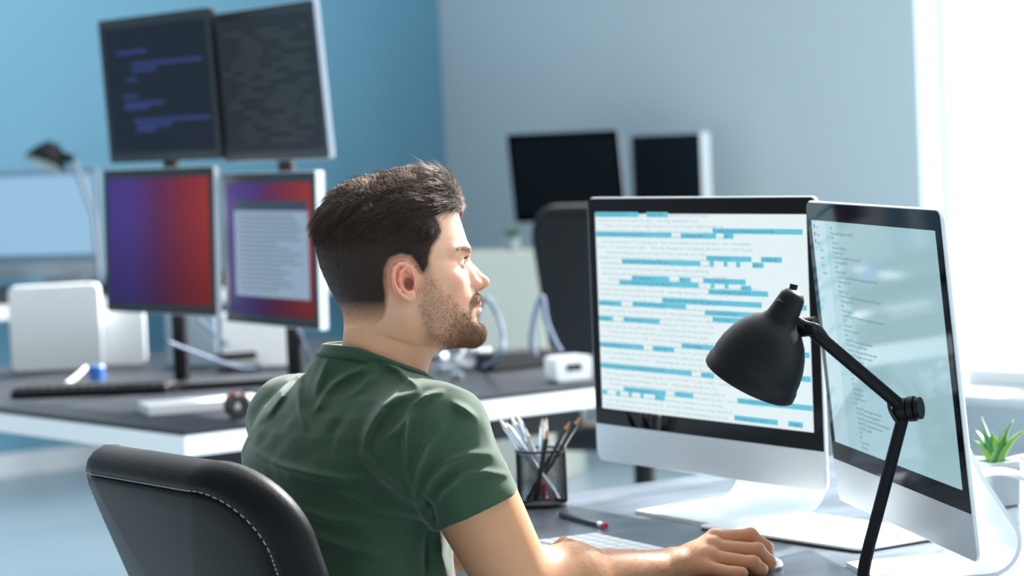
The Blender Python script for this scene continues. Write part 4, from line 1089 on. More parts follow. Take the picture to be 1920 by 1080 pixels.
def blend(mask, c): 
    global tint
    tint = tint * (1 - mask[:, None]) + LINA(c) * mask[:, None]
def gs(px, py, y, r): return np.exp(-np.sum((S - hp(px, py, y)) ** 2, 1) / (r * r))
blend(0.35 * gs(850, 535, 0.045, 0.03), (220, 140, 118))
blend(0.6 * gs(905, 530, 0.0, 0.014), (222, 140, 120))
blend(0.65 * gs(748, 525, 0.088, 0.026), (216, 112, 92))
blend(0.75 * gs(760, 531, 0.072, 0.009), (120, 62, 48))  # inner shadow of the ear hollow, painted into the skin tint
blend(0.3 * gs(855, 500, 0.03, 0.014), (190, 128, 112))
lipm = np.clip(1.25 - np.minimum(cone(S, hp(899, 570.5), hp(882, 575.5, 0.023), 0.0045, 0.0025), cone(S, hp(899, 582), hp(882, 578.5, 0.022), 0.0055, 0.0022)) / 0.0012, 0, 1) * (S[:, 0] > hp(878, 0)[0])
blend(0.85 * np.clip(lipm, 0, 1), (200, 122, 122))
BEARD = [(787, 505), (802, 497), (806, 522), (822, 543), (846, 562), (868, 584), (882, 590), (890, 596), (896, 592), (899, 600), (920, 604), (920, 660), (850, 662), (824, 646), (800, 628), (786, 600), (780, 570), (781, 545), (786, 525)]
MOUST = [(892, 546), (925, 546), (925, 566), (904, 566), (892, 571), (882, 580), (880, 592), (875, 588), (877, 566), (884, 553)]
pxy = lambda PL: [((a - 765) / HS, -(b - 535) / HS) for a, b in PL]
def beard_w(L):
    a = poly_sd(L[:, 0], L[:, 2], pxy(BEARD)); b = poly_sd(L[:, 0], L[:, 2], pxy(MOUST))
    nz = 0.006 * (hashn(L, 150) - .5)
    wa = np.clip(0.5 - (a + nz) / 0.009, 0, 1); wb = np.clip(0.5 - (b + nz * .4) / 0.003, 0, 1)
    dens = 0.55 + 0.45 * np.clip((L[:, 0] - hp(830, 0)[0]) / 0.03, 0, 1) * np.clip((hp(0, 590)[2] - L[:, 2]) / 0.02, 0, 1)
    return np.maximum(wa * dens, wb)
bw = beard_w(V)
blend(0.55 * bw * (1 - np.clip(lipm, 0, 1)), (124, 92, 70))
hw_ = np.clip(0.6 - poly_sd(V[:, 0], V[:, 2], HAIRPOLY) / 0.008, 0, 1)

# fuzz of very short hair fading into the nape
_pd = poly_sd(V[:, 0], V[:, 2], HAIRPOLY)
_fd = np.clip((V[:, 2] - hp(0, 612)[2]) / 0.036, 0, 1); _e = np.clip(-_pd / 0.007, 0, 1)
_m = np.where(V[:, 2] > hp(0, 405)[2], _pd < -0.004, np.minimum(_fd, _e) ** 0.8) * (np.abs(V[:, 1]) < 0.0835) * (np.hypot(V[:, 0] - hp(752, 0)[0], V[:, 2] - hp(0, 528)[2]) > 0.022)
blend(_m, (44, 33, 28))
warm = np.clip((hp(0, 560)[2] - V[:, 2]) / 0.05, 0, 1) * np.clip((hp(850, 0)[0] - V[:, 0]) / 0.05, 0, 1) * (1 - _m)
tint = tint * (1 - 0.85 * warm[:, None] * (1 - np.array([0.93, 0.86, 0.76])))
m_skin = attr_mat('skin', 'tint', 0.5, sss=0.12, bump=0.12, bscale=1400, spec=0.4)
head_V, head_Q, head_T = h2w(V), Q, tint
head_N = N @ HR; head_L = V

# arms and hands (world coordinates) -------------------------------
def A(px, py, d): return np.array(at(px, py, d))
SR = A(824, 812, 3.50); HEM = A(892, 955, 3.50); EL = A(968, 1092, 3.545); WR = A(1252, 1068, 3.735)
FORE_MID = EL + (WR - EL) * 0.35
f_idx = [A(1340, 1010, 3.785), A(1407, 1004, 3.775), A(1437, 1026, 3.775), A(1442, 1052, 3.775)]
f_mid = [A(1336, 1026, 3.765), A(1420, 1032, 3.752), A(1443, 1054, 3.752), A(1443, 1074, 3.75)]
f_rng = [A(1332, 1045, 3.745), A(1412, 1056, 3.73), A(1428, 1078, 3.73), A(1420, 1094, 3.73)]
f_pky = [A(1322, 1064, 3.73), A(1378, 1080, 3.712), A(1392, 1098, 3.712), A(1384, 1110, 3.715)]
def lift(pts, r): return [np.array([p[0], p[1], max(p[2], ZD + r + 0.001)]) for p in pts]
def arm_r(P):
    f = cone(P, SR, EL, 0.060, 0.047)
    f = smin(f, cone(P, SR + (EL - SR) * 0.35, EL + (SR - EL) * 0.18, 0.055, 0.047), 0.02)
    f = smin(f, cone(P, EL, FORE_MID, 0.043, 0.0415), 0.02)
    f = smin(f, cone(P, EL + np.array([0.01, 0.0, -0.01]), FORE_MID + np.array([0, 0, .004]), 0.044, 0.040), 0.02)
    w0 = WR + np.array([0.0, 0.004, 0.003])
    f = smin(f, cone(P, FORE_MID, WR, 0.041, 0.0265), 0.02)
    # palm
    mcps = [f_idx[0], f_mid[0], f_rng[0], f_pky[0]]
    hnd = None
    for m_, r in zip(mcps, (0.0125, 0.0125, 0.0120, 0.0115)):
        g = cone(P, WR + (m_ - WR) * 0.15 + (m_ - f_mid[0]) * -0.15, m_ + np.array([0, 0, -0.001]), 0.020, r)
        hnd = g if hnd is None else smin(hnd, g, 0.010)
    c_ = (f_mid[0] + f_rng[0]) / 2 * 0.6 + WR * 0.4
    hnd = smin(hnd, ball(P, c_ + np.array([0, 0.008, -0.006]), 0.022), 0.015)
    # thenar + thumb on the far side
    th0 = WR + np.array([0.03, 0.026, 0.0]); th1 = th0 + np.array([0.040, 0.020, -0.010]); th2 = th1 + np.array([0.034, 0.006, -0.012])
    th1[2] = max(th1[2], ZD + .014); th2[2] = max(th2[2], ZD + .011); th0[2] = max(th0[2], ZD + .02)
    hnd = smin(hnd, cone(P, th0, th1, 0.016, 0.0115), 0.012)
    th = cone(P, th1, th2, 0.0105, 0.0085)
    hnd = smin(hnd, th, 0.004)
    f = smin(f, hnd, 0.018)
    for pts, r in ((f_idx, .0104), (f_mid, .0106), (f_rng, .0102), (f_pky, .0090)):
        pts = lift(pts, r * .8)
        g = cone(P, pts[0], pts[1], r * 1.12, r * 1.0)
        g = smin(g, ball(P, pts[1] + np.array([0, 0, .0006]), r * 1.05), 0.004)
        g = smin(g, cone(P, pts[1], pts[2], r * 0.98, r * .9), 0.003)
        g = smin(g, cone(P, pts[2], pts[3], r * .9, r * .78), 0.003)
        f = smin(f, g, 0.0045)
    for m_ in mcps[:3]:
        f = smin(f, ball(P, m_ + np.array([0.003, 0.0, 0.0045]), 0.0085), 0.008)
    # tendons
    for m_ in mcps[:3]:
        f = smin(f, cone(P, WR + np.array([0.03, 0.004, 0.0165]) + (m_ - f_mid[0]) * .3, m_ + np.array([-.006, 0, .0085]), 0.002, 0.002), 0.009)
    return f
print('arm...')
V1, Q1 = surface(arm_r, (-0.18, 3.40, 0.70), (0.38, 3.86, 1.08), 0.0018)
T1 = np.tile(LINA((202, 146, 108)), (len(V1), 1))
def bl1(mask, c):
    global T1
    T1 = T1 * (1 - mask[:, None]) + LINA(c) * mask[:, None]
def g1(p, r): return np.exp(-np.sum((V1 - p) ** 2, 1) / (r * r))
for pts in (f_idx, f_mid, f_rng, f_pky):
    bl1(0.45 * g1(pts[1], .012), (214, 132, 112)); bl1(0.5 * g1(pts[3], .014), (216, 130, 116)); bl1(.3 * g1(pts[0], .014), (214, 140, 118)); bl1(.3 * g1((pts[2] + pts[3]) / 2, .01), (214, 134, 116))
bl1(0.25 * np.clip(hashn(V1, 60) - .45, 0, 1), (180, 120, 95))
# left arm reaching for the keyboard
SL = A(545, 785, 3.80)
ELL = np.array([-0.27, 3.93, 0.80]); WRL = A(955, 1048, 3.93)
lf = [A(1052, 1008, 4.05), A(1046, 1003, 4.08)]
def arm_l(P):
    f = cone(P, SL, ELL, 0.056, 0.044)
    f = smin(f, cone(P, ELL, ELL + (WRL - ELL) * .4, 0.043, 0.040), 0.02)
    f = smin(f, cone(P, ELL + (WRL - ELL) * .4, WRL, 0.040, 0.027), 0.02)
    hd = cone(P, WRL, WRL + np.array([0.05, 0.0, -0.006]), 0.024, 0.022); hd = smin(hd, cone(P, WRL + np.array([0.03, -0.02, -.003]), WRL + np.array([0.03, 0.03, -.003]), 0.017, 0.017), 0.015)
    f = smin(f, hd, 0.02)
    for k in range(4):
        b = WRL + np.array([0.055 - 0.003 * abs(k - 1), 0.028 - 0.019 * k, -0.004]); t_ = b + np.array([0.034 - 0.004 * abs(k - 1), 0.002, -0.002]); e_ = t_ + np.array([0.016, 0, -0.018])
        t_[2] = max(t_[2], ZD + 0.024); e_[2] = max(e_[2], ZD + 0.02)
        f = smin(f, cone(P, b, t_, .0098, .0092), 0.005); f = smin(f, cone(P, t_, e_, .0090, .0078), .003)
    b = WRL + np.array([0.02, -0.028, -.004]); f = smin(f, cone(P, b, b + np.array([0.045, -0.014, -.006]), 0.012, 0.009), .008)
    return f
V2, Q2 = surface(arm_l, (-0.42, 3.66, 0.72), (0.16, 4.14, 1.08), 0.0028)
T2 = np.tile(LINA((202, 146, 108)), (len(V2), 1))
# trunk under the shirt
FW = np.array([math.cos(PH), math.sin(PH), 0]); LW = np.array([-math.sin(PH), math.cos(PH), 0])
TR = [(690, 702, .062, .058), (712, 692, .095, .070), (735, 678, .135, .085), (765, 664, .160, .098), (800, 654, .172, .108), (850, 646, .176, .116), (920, 645, .172, .120), (1000, 650, .165, .122), (1080, 660, .160, .126), (1180, 672, .160, .132), (1300, 684, .165, .138), (1420, 690, .168, .142)]
TRt = []
for py, px, w_, d_ in TR:
    c = A(px, py, 3.65); TRt.append((c[2], c[0], c[1], w_, d_))
TRt = np.array(sorted(TRt))
def trunk(P, off=0.0):
    z = np.clip(P[:, 2], TRt[0, 0], TRt[-1, 0])
    cx = np.interp(z, TRt[:, 0], TRt[:, 1]); cy = np.interp(z, TRt[:, 0], TRt[:, 2]); w_ = np.interp(z, TRt[:, 0], TRt[:, 3]) + off; d_ = np.interp(z, TRt[:, 0], TRt[:, 4]) + off
    dx = P[:, 0] - cx; dy = P[:, 1] - cy
    a = dx * FW[0] + dy * FW[1]; b = dx * LW[0] + dy * LW[1]
    r = np.hypot(a, b) + 1e-9
    rho = ((np.abs(a) / d_) ** 2.3 + (np.abs(b) / w_) ** 2.3) ** (1 / 2.3) + 1e-9
    d = r - r / rho; dz = np.abs(P[:, 2] - z)
    return np.where(dz > 0, np.hypot(np.maximum(d, 0), dz), d) * 0.85
NB0 = A(700, 705, 3.65)
def shoulders(P, ro=0.0):
    f = cone(P, NB0 + np.array([0, 0, -0.02]), SR, 0.050 + ro, 0.060 + ro)
    f = smin(f, cone(P, NB0 + np.array([0, 0, -0.02]), SL, 0.050 + ro, 0.058 + ro), 0.02)
    return f
V3, Q3 = surface(lambda P: smin(trunk(P, -0.012), shoulders(P, -0.010), 0.03), (-0.5, 3.3, 0.5), (0.15, 4.0, 1.12), 0.008)
T3 = np.tile(skin, (len(V3), 1))
Vs = [head_V, V1, V2, V3]; Qs = [head_Q, Q1, Q2, Q3]; Ts = [head_T, T1, T2, T3]
off = 0; QA = []
for v, q in zip(Vs, Qs): QA.append(q + off); off += len(v)
np_mesh('body', np.concatenate(Vs) - MO, np.concatenate(QA), m_skin, man, np.concatenate(Ts))

# eyes
m_eye = mat('eye_white', (228, 222, 216), 0.15); m_iris = mat('iris', (92, 84, 66), 0.1)
for sg in (-1, 1):
    E = EYE.copy(); E[1] *= sg
    Xe = Matrix.Translation(Vector(h2w(E[None])[0] - MO)) @ Vector(HX).to_track_quat('Z', 'X').to_matrix().to_4x4()
    s = MB(); R_ = 0.0117
    s.lathe([(R_ * math.sin(math.radians(a)), R_ * math.cos(math.radians(a))) for a in range(180, 29, -10)], 24, 0, Xe)
    s.lathe([(R_ * math.sin(math.radians(a)), R_ * math.cos(math.radians(a)) + 0.0006 * (1 - a / 30)) for a in (30, 20, 14, 7, 0.5)], 24, 1, Xe)
    s.build('eye', [m_eye, m_iris], man, smooth=True)

# hair cap and strands ------------------------------------------------
print('hair...')
hV, hQ = surface(hair_sdf, (-0.140, -0.098, -0.075), (0.098, 0.098, 0.166), 0.0016)
hN = vnormals(hV, hQ)
def strands(P, D, L, r, bend, n=4, sides=3):
    """tapering three-sided tubes: P roots, D directions, bend = end direction"""
    m = len(P); out = []; faces = []
    up = np.cross(D, rng.normal(size=(m, 3))); up /= np.linalg.norm(up, axis=1, keepdims=True) + 1e-9
    sd = np.cross(D, up)
    p = P.copy()
    for k in range(n + 1):
        t_ = k / n
        if k: p = p + (D * (1 - t_) + bend * t_) / (np.linalg.norm(D * (1 - t_) + bend * t_, axis=1, keepdims=True) + 1e-9) * (L[:, None] / n)
        rr_ = r[:, None] * (1 - 0.8 * t_)
        for a in range(sides):
            an = 2 * math.pi * a / sides
            out.append(p + up * rr_ * math.cos(an) + sd * rr_ * math.sin(an))
    VV = np.stack(out, 1).reshape(-1, 3); per = (n + 1) * sides
    f = []
    for k in range(n):
        for a in range(sides):
            b = (a + 1) % sides
            f.append((k * sides + a, k * sides + b, (k + 1) * sides + b, (k + 1) * sides + a))
    f = np.array(f)
    FF = (np.arange(m)[:, None, None] * per + f[None]).reshape(-1, 4)
    return VV, FF, per
m_hair = attr_mat('brown_hair', 'tint', 0.40, spec=0.7, sheen=0.0, translucent=0.5)
m_short = attr_mat('short_hair', 'tint', 0.6, spec=0.15)
nS = 34000
idx = rng.integers(0, len(hV), nS * 3)
ed_ = -poly_sd(hV[idx, 0], hV[idx, 2], HAIRPOLY)
keep = (hV[idx, 2] > hp(0, 402)[2]) | (rng.random(len(idx)) * 0.012 < ed_ - 0.0008)
idx = idx[(hN[idx, 2] > -0.6) & keep][:nS]
R0 = hV[idx] + rng.normal(size=(len(idx), 3)) * 0.0005; NN = hN[idx]
z = R0[:, 2]; topw = np.clip((z - hp(0, 470)[2]) / 0.055, 0, 1)
frontw = np.clip((R0[:, 0] - hp(800, 0)[0]) / 0.04, 0, 1)
# flow: swept back over the top, down and back on the sides
flow = np.stack([-0.95 + 0 * z, 0.22 * np.sign(R0[:, 1]) * (0.3 + np.abs(R0[:, 1]) / 0.08), -0.30 - 0.5 * (1 - topw)], 1)
backw = np.clip((hp(680, 0)[0] - R0[:, 0]) / 0.05, 0, 1)
flow[:, 2] -= 1.1 * backw; flow[:, 0] += 0.7 * backw
side = (1 - topw); flow[:, 0] += 0.35 * side; flow[:, 2] -= 0.35 * side
flow = flow + rng.normal(size=flow.shape) * 0.09 + 0.5 * (np.stack([hashn(R0, 45), hashn(R0 + 5, 45), hashn(R0 + 9, 45)], 1) - .5)
D = flow - NN * np.sum(flow * NN, 1, keepdims=True); D /= np.linalg.norm(D, axis=1, keepdims=True) + 1e-9
liftc = (0.10 + 0.16 * topw * rng.random(len(z)) + 0.2 * frontw * topw)[:, None]
Dn = D + NN * liftc; Dn /= np.linalg.norm(Dn, axis=1, keepdims=True)
Be = D - NN * 0.05
Ls = 0.003 + 0.022 * topw * (0.5 + 0.7 * rng.random(len(z))) + 0.007 * np.clip((z - hp(0, 560)[2]) / 0.07, 0, 1)
rad = np.where(topw > .4, 0.00026, 0.00016)
sV, sF, per = strands(R0 - NN * 0.0008, Dn, Ls, rad, Be)
# quiff: short standing hairs at front and crown, pale colour paints in the rim light
iq = rng.integers(0, len(hV), 120000)
sel = (hV[iq, 2] > hp(0, 400)[2]) & (hN[iq, 2] > 0.45) | ((hV[iq, 0] > hp(835, 0)[0]) & (hV[iq, 2] > hp(0, 402)[2]))
iq = iq[sel][:6500]
Pq = hV[iq]; Nq = hN[iq]
Dq = Nq * 0.8 + rng.normal(size=Pq.shape) * 0.35 + np.array([-0.55, 0, 0.1]) + np.array([1.0, 0, 0.2]) * np.clip((Pq[:, :1] - hp(835, 0)[0]) / 0.02, 0, 1)
Dq /= np.linalg.norm(Dq, axis=1, keepdims=True)
Bq = Dq + rng.normal(size=Pq.shape) * 0.5
qV, qF, per2 = strands(Pq - Nq * .0005, Dq, 0.003 + 0.0065 * rng.random(len(Pq)), np.full(len(Pq), 0.00021), Bq)
m_halo = attr_mat('rim_light_hair', 'tint', 0.35, spec=0.8, translucent=0.75)
allV = np.concatenate([hV, sV, qV]); allF = np.concatenate([hQ, sF + len(hV), qF + len(hV) + len(sV)])
edge = np.clip(-poly_sd(hV[:, 0], hV[:, 2], HAIRPOLY) / 0.007, 0, 1)
edge = np.where(hV[:, 2] > hp(0, 405)[2], 1, edge)            # only the shaved sides fade
fade = np.clip((hV[:, 2] - hp(0, 612)[2]) / 0.036, 0, 1)
fe_ = (np.minimum(edge, fade) ** 0.8)[:, None]; fe_ = np.clip(fe_, 0, 1)
cap_c = LINA((44, 33, 28)) * fe_ + LINA((222, 168, 132)) * (1 - fe_)
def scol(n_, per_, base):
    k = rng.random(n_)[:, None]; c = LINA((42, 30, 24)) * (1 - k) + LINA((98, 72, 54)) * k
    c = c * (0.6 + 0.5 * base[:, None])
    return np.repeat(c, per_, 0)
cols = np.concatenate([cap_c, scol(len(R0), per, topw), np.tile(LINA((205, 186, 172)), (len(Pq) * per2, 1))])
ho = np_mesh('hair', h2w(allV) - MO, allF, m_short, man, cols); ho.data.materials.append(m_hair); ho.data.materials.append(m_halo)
mi_ = np.zeros(len(allF), np.int32); mi_[len(hQ):] = 1; mi_[len(hQ) + len(sF):] = 2; ho.data.polygons.foreach_set('material_index', mi_)

# beard, brows -------------------------------------------------------
ib = rng.integers(0, len(head_L), 260000)
ib = ib[(rng.random(len(ib)) < beard_w(head_L[ib]) ** 1.3 * 0.9)]
ib = ib[(lipm[ib] < 0.3)][:26000]
Pb = head_L[ib] + rng.normal(size=(len(ib), 3)) * 0.0006; Nb = N[ib]
fb = np.array([0.25, 0, -1.0]) + rng.normal(size=Pb.shape) * 0.35
fb[:, 0] += np.where(Pb[:, 0] > hp(850, 0)[0], 0.25, -0.1)
Db = fb - Nb * np.sum(fb * Nb, 1, keepdims=True); Db /= np.linalg.norm(Db, axis=1, keepdims=True); Db = Db + Nb * 0.35
dense = np.clip((Pb[:, 0] - hp(820, 0)[0]) / 0.03, 0, 1) * np.clip((hp(0, 580)[2] - Pb[:, 2]) / 0.02, 0, 1)
bV, bF, pb = strands(Pb, Db, 0.0022 + 0.0035 * dense + 0.0015 * rng.random(len(Pb)), np.full(len(Pb), 0.00011), Db + rng.normal(size=Pb.shape) * .2, n=2)
kb_ = rng.random(len(Pb))[:, None]; cb_ = np.repeat(LINA((84, 60, 44)) * (1 - kb_) + LINA((150, 112, 84)) * kb_, pb, 0)
np_mesh('beard', h2w(bV) - MO, bF, m_short, man, cb_)
BROW = pxy([(841, 470), (856, 463), (868, 463), (882, 466), (884, 475), (874, 474), (862, 470), (848, 474)])
Sx = np.abs(head_L[:, 1])
cand = np.nonzero((poly_sd(head_L[:, 0], head_L[:, 2], BROW) < 0) & (Sx > 0.010) & (Sx < 0.055) & (head_L[:, 0] > 0.04))[0]
ie = rng.choice(cand, 1100); Pe = head_L[ie] + rng.normal(size=(1100, 3)) * .0005; Ne = N[ie]
fe = np.stack([-0.5 + 0 * Pe[:, 0], np.sign(Pe[:, 1]) * 0.9, 0.15 + 0 * Pe[:, 0]], 1) + rng.normal(size=Pe.shape) * .2
De = fe - Ne * np.sum(fe * Ne, 1, keepdims=True); De /= np.linalg.norm(De, axis=1, keepdims=True); De = De + Ne * 0.2
eV, eF, pe = strands(Pe, De, np.full(1100, 0.0045), np.full(1100, 0.00010), De, n=2)
np_mesh('eyebrow', h2w(eV) - MO, eF, m_short, man, np.tile(LINA((96, 70, 54)), (len(eV), 1)))
# lashes
nl = 60; ls_ = []
Pl = []; Dl = []
for sg in (-1, 1):
    for k in range(nl):
        lat = -0.8 + 1.6 * k / (nl - 1); a = math.radians(27 * math.sqrt(1 - (lat / .98) ** 2) + 3)
        y_ = lat * 0.0126; rr_ = math.sqrt(max(0.0132 ** 2 - y_ ** 2, 0))
        Pl.append(EYE * [1, sg, 1] + np.array([rr_ * math.cos(a), sg * y_, rr_ * math.sin(a)])); Dl.append([1.0, sg * lat * .6, -0.1 + .25 * random.random()])
Pl = np.array(Pl); Dl = np.array(Dl); Dl /= np.linalg.norm(Dl, axis=1, keepdims=True)
lV, lF, pl2 = strands(Pl, Dl, np.full(len(Pl), 0.006), np.full(len(Pl), 0.00014), Dl + np.array([0, 0, .6]), n=3)
np_mesh('eyelashes', h2w(lV) - MO, lF, m_short, man, np.tile(LINA((40, 30, 26)), (len(lV), 1)))
# fine forearm hairs
ia = rng.integers(0, len(V1), 120000); 
pa_ = V1[ia]; tt_ = ((pa_ - EL) @ (WR - EL)) / ((WR - EL) @ (WR - EL))
n1 = vnormals(V1, Q1)
ia = ia[(tt_ > 0.25) & (tt_ < 1.12) & (n1[ia, 2] > -0.2)][:2600]
Pa = V1[ia]; Na = n1[ia]; fa = (WR - EL) / np.linalg.norm(WR - EL) + rng.normal(size=Pa.shape) * .45 + np.array([0, -.3, -.3])
Da = fa - Na * np.sum(fa * Na, 1, keepdims=True); Da /= np.linalg.norm(Da, axis=1, keepdims=True); Da = Da + Na * .3
aV, aF, pa2 = strands(Pa, Da, 0.004 + .005 * rng.random(len(Pa)), np.full(len(Pa), 0.00006), Da + rng.normal(size=Pa.shape) * .3, n=3)
np_mesh('arm_hair', aV - MO, aF, m_short, man, np.tile(LINA((90, 64, 48)), (len(aV), 1)))

# t-shirt -----------------------------------------------------------
CRa, CUa, CFa = np.array(CR), np.array(CU), np.array(CF)
def to_px(P):
    q = P - np.array([0, 0, CAM_Z]); d = q @ CFa
    return 960 + FPX * (q @ CRa) / d, 540 - FPX * (q @ CUa) / d
Fz = lambda X_, Y_: (420 + X_ / 2.455, 640 + Y_ / 2.455)
FOLDS = [  # polylines in picture units of the back, height mm, width px
 ([(474, 92), (455, 140), (432, 195), (422, 240), (440, 292)], 4.5, 9), ([(640, 128), (560, 160), (500, 200), (460, 250), (438, 300), (418, 322)], 4.5, 9),
 ([(352, 160), (343, 230), (352, 320), (378, 392)], 3.5, 9), ([(300, 195), (262, 255), (215, 320), (180, 360)], 3.5, 10), ([(885, 235), (800, 258), (735, 300), (690, 360), (655, 430), (640, 520)], 4.5, 12),
 ([(700, 150), (640, 210), (560, 260)], 2.5, 11), ([(850, 345), (810, 400), (760, 445)], 3.5, 8), ([(880, 285), (842, 340), (828, 450), (832, 600), (870, 720), (930, 830)], 2.5, 5),
 ([(1060, 285), (1110, 310), (1158, 350)], 5, 8), ([(1000, 230), (930, 250), (880, 290)], 4, 7), ([(1225, 520), (1130, 520), (1020, 560), (940, 640), (900, 740)], 4.5, 11), ([(1300, 615), (1200, 600), (1090, 620), (1000, 690), (950, 780)], 4, 9),
 ([(1000, 400), (930, 480), (880, 590), (870, 690)], 3.5, 10), ([(560, 330), (500, 420), (480, 520)], -3, 14), ([(120, 500), (250, 575), (400, 612), (560, 640), (700, 640)], 3.5, 14), ([(300, 760), (480, 820), (700, 850)], 3, 14), ([(360, 880), (560, 950), (800, 1000)], 3, 14),
 ([(640, 520), (700, 600), (800, 680), (880, 740)], 3, 12), ([(520, 700), (680, 760), (860, 790)], 3, 12), ([(740, 100), (800, 130), (860, 180), (895, 215)], 3, 8), ([(900, 700), (960, 760), (975, 850)], -4, 8),
 ([(1010, 900), (1000, 980), (1020, 1060)], 3, 12), ([(930, 880), (925, 1000), (930, 1080)], -4, 9)]
FOLDS = [([Fz(*p) for p in a], b / 1000.0, c * 0.68) for a, b, c in FOLDS]
ARM = (HEM - SR) / np.linalg.norm(HEM - SR)
SLE = SL + (ELL - SL) * 0.62; ARL = (SLE - SL) / np.linalg.norm(SLE - SL)
# direction of the neck hole
cN = A(707, 684, 3.65)
nk = np.array(Vector(HZ)) * 0.94 + np.array(CR) * 0.345; nk /= np.linalg.norm(nk)
nlat = np.array(HY)
def shirt(P):
    f = smin(trunk(P, 0.0), shoulders(P, 0.0), 0.035)
    # sleeves
    sr = cone(P, SR, HEM + ARM * 0.03, 0.061, 0.0645)
    sr = smax(sr, (P - HEM) @ ARM, 0.003)
    f = smin(f, sr, 0.022)
    sl = cone(P, SL, SLE + ARL * .03, 0.058, 0.062); sl = smax(sl, (P - SLE) @ ARL, 0.003); f = smin(f, sl, 0.025)
    f = smin(f, cone(P, cN - nk * 0.07 - np.array(CR) * 0.005, cN + nk * 0.06, 0.080, 0.0690), 0.035)
    # shoulder blades and spine
    f = smin(f, ell(P, A(770, 850, 3.50), (0.05, 0.05, 0.075)) + 0.004, 0.04)
    px, py = to_px(P)
    near = np.abs(f) < 0.03
    d = np.zeros(len(P))
    if near.any():
        x = px[near]; y = py[near]; acc = np.zeros(len(x))
        for pl_, hgt, wd in FOLDS:
            dd = np.full(x.shape, 1e9); tb = np.zeros(x.shape); n_ = len(pl_) - 1
            for i in range(n_):
                a = np.array(pl_[i]); b = np.array(pl_[i + 1]); e = b - a
                t_ = np.clip(((x - a[0]) * e[0] + (y - a[1]) * e[1]) / (e @ e), 0, 1)
                q = np.hypot(x - a[0] - t_ * e[0], y - a[1] - t_ * e[1]); m_ = q < dd; dd = np.where(m_, q, dd); tb = np.where(m_, (i + t_) / n_, tb)
            env = np.sin(np.pi * np.clip(0.12 + 0.8 * tb, 0, 1))
            acc += hgt * env * np.exp(-(dd / wd) ** 2)
        pn = P[near]
        acc += 0.0030 * (hashn(pn * np.array([1, 1, .6]), 16) - .5) + 0.0014 * (hashn(pn, 45) - .5)
        d[near] = acc
    f = f - 2.4 * d
    # sleeve hem ridge
    s_ = (P - HEM) @ ARM
    f = np.where(np.abs(sr) < 0.02, f - 0.0007 * np.clip(1 - np.abs(s_ + 0.009) / 0.009, 0, 1) ** .3 * (s_ > -0.018), f)
    # neck hole
    h_ = (P - cN) @ nk
    lt = np.clip(np.abs((P - cN) @ nlat), 0, 0.07)
    f = smax(f, h_ - 0.012 * (lt / 0.062) ** 2 - 0.001, 0.003)
    q = P - cN; rad_ = np.linalg.norm(q - np.outer(h_, nk), axis=1)
    return f
def shirt_open(P):
    f = shirt(P)
    # open hem of sleeve: hollow the end
    arm_in = np.maximum(cone(P, SR, HEM + ARM * .06, 0.0575, 0.0590), -((P - HEM) @ ARM) - 0.015)
    f = smax(f, -arm_in, 0.0015)
    return f
print('shirt...')
sV_, sQ_ = surface(shirt_open, (-0.50, 3.28, 0.50), (0.10, 4.16, 1.10), 0.0024)
m_shirt = mat('dark_green_cotton', (46, 70, 50), 0.85, 0, 0.25, noise=0.06, nscale=300, bump=0.15, bscale=1500, sheen=0.25)
tshirt = np_mesh('t_shirt', sV_ - MO, sQ_, m_shirt, man); sm_ = tshirt.modifiers.new('smooth', 'SMOOTH'); sm_.factor = 0.5; sm_.iterations = 4
try:
    tshirt.cycles.shadow_terminator_geometry_offset = 0.2; tshirt.cycles.shadow_terminator_offset = 0.1
except Exception: pass
# collar band follows the top of the shirt around the neck
ring = []
u1 = np.cross(nk, np.array([0, 1, 0])); u1 /= np.linalg.norm(u1); u2 = np.cross(nk, u1)
TD = []; HHS = (-0.016, -0.010, -0.004, -0.0015)
for k in range(48):
    a = 2 * math.pi * k / 48; dr = u1 * math.cos(a) + u2 * math.sin(a)
    ts = np.linspace(0.03, 0.12, 400)
    td = []
    for hh in HHS:
        P_ = cN + np.outer(ts, dr); lt_ = np.clip(np.abs((P_ - cN) @ nlat), 0, 0.07)
        P_ = P_ + np.outer(0.012 * (lt_ / 0.062) ** 2 + hh, nk)
        v = shirt(P_); i0 = int(np.argmax(v > 0)) if (v > 0).any() else 150
        td.append(ts[min(i0, len(ts) - 1)])
    TD.append(td)
TD = np.array(TD)
for it in range(8):
    TD = np.median(np.stack([np.roll(TD, q, 0) for q in (-2, -1, 0, 1, 2)]), 0)
    TD = (np.roll(TD, 1, 0) + 2 * TD + np.roll(TD, -1, 0)) / 4
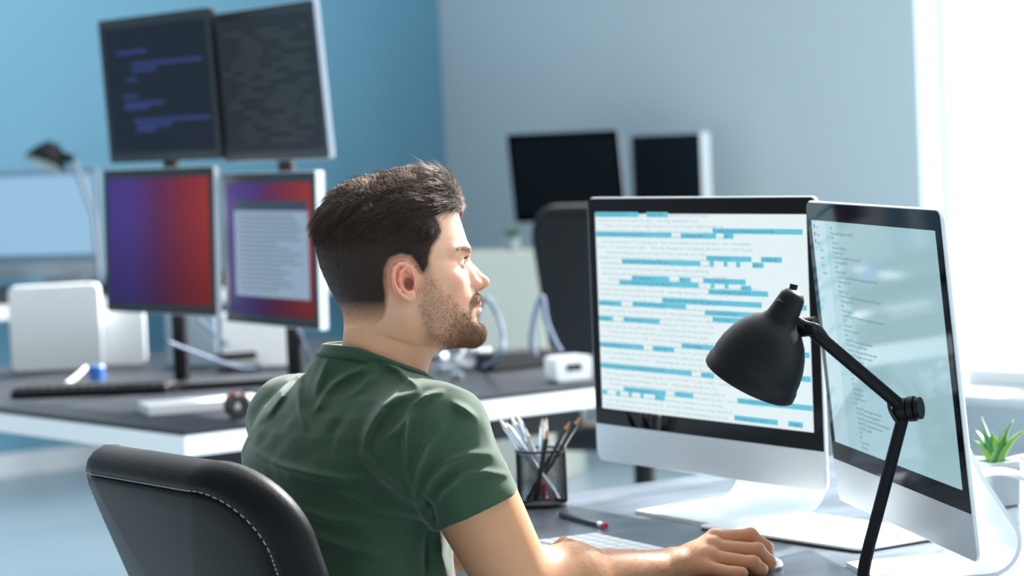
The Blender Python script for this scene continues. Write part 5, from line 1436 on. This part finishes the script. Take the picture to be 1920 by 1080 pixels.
for k in range(48):
    a = 2 * math.pi * k / 48; dr = u1 * math.cos(a) + u2 * math.sin(a); rows = []
    for q, hh in enumerate(HHS):
        p_ = cN + dr * TD[k, q]; lt_ = min(abs((p_ - cN) @ nlat), 0.07)
        rows.append(p_ + nk * (0.012 * (lt_ / 0.062) ** 2 + hh) + dr * 0.0022)
    ring.append((rows, dr))
rings = []
for k in range(49):
    rows, dr = ring[k % 48]
    R4 = [Vector(q - MO) for q in rows]; o_ = Vector(dr); n_ = Vector(nk)
    rings.append([R4[0] - o_ * 0.003, R4[0], R4[1], R4[2], R4[3] + n_ * 0.002, R4[3] + n_ * 0.0035 - o_ * 0.0015, R4[3] + n_ * 0.002 - o_ * 0.004, R4[2] - o_ * 0.004])
s = MB()
s.loft(rings, 0, False)
s.build('collar', m_shirt, tshirt, smooth=True)
# trousers and shoes --------------------------------------------------
PV = np.array([-0.19, 3.60, 0.56])
def trousers(P):
    f = cone(P, PV + LW * .07, PV - LW * .07, 0.125, 0.125)
    for sg in (-1, 1):
        hip = PV + LW * .09 * sg; kn = PV + FW * 0.46 + LW * 0.12 * sg + np.array([0, 0, -0.03]); an = kn + FW * 0.02 + np.array([0, 0, -0.40])
        f = smin(f, cone(P, hip, kn, 0.095, 0.065), 0.04); f = smin(f, cone(P, kn, an, 0.066, 0.05), 0.02)
    return smax(f, 0.11 - P[:, 2], 0.004)
V4, Q4 = surface(trousers, (-0.55, 3.2, 0.08), (0.5, 4.3, 0.76), 0.009)
np_mesh('trousers', V4 - MO, Q4, MT['denim'], man)
for sg in (-1, 1):
    an = PV + FW * 0.48 + LW * 0.12 * sg; an[2] = 0
    def shoe(P):
        f = cone(P, an + np.array([0, 0, .055]) - FW * .02, an + FW * .17 + np.array([0, 0, .035]), 0.048, 0.036); f = smin(f, cone(P, an + np.array([0, 0, .05]), an + np.array([0, 0, .12]), .045, .046), .02)
        return smax(f, 0.002 - P[:, 2], 0.004)
    V5, Q5 = surface(shoe, an + [-.2, -.2, -.01], an + [.28, .28, .18], 0.006)
    np_mesh('shoe', V5 - MO, Q5, MT['shoe'], man)
print('done')
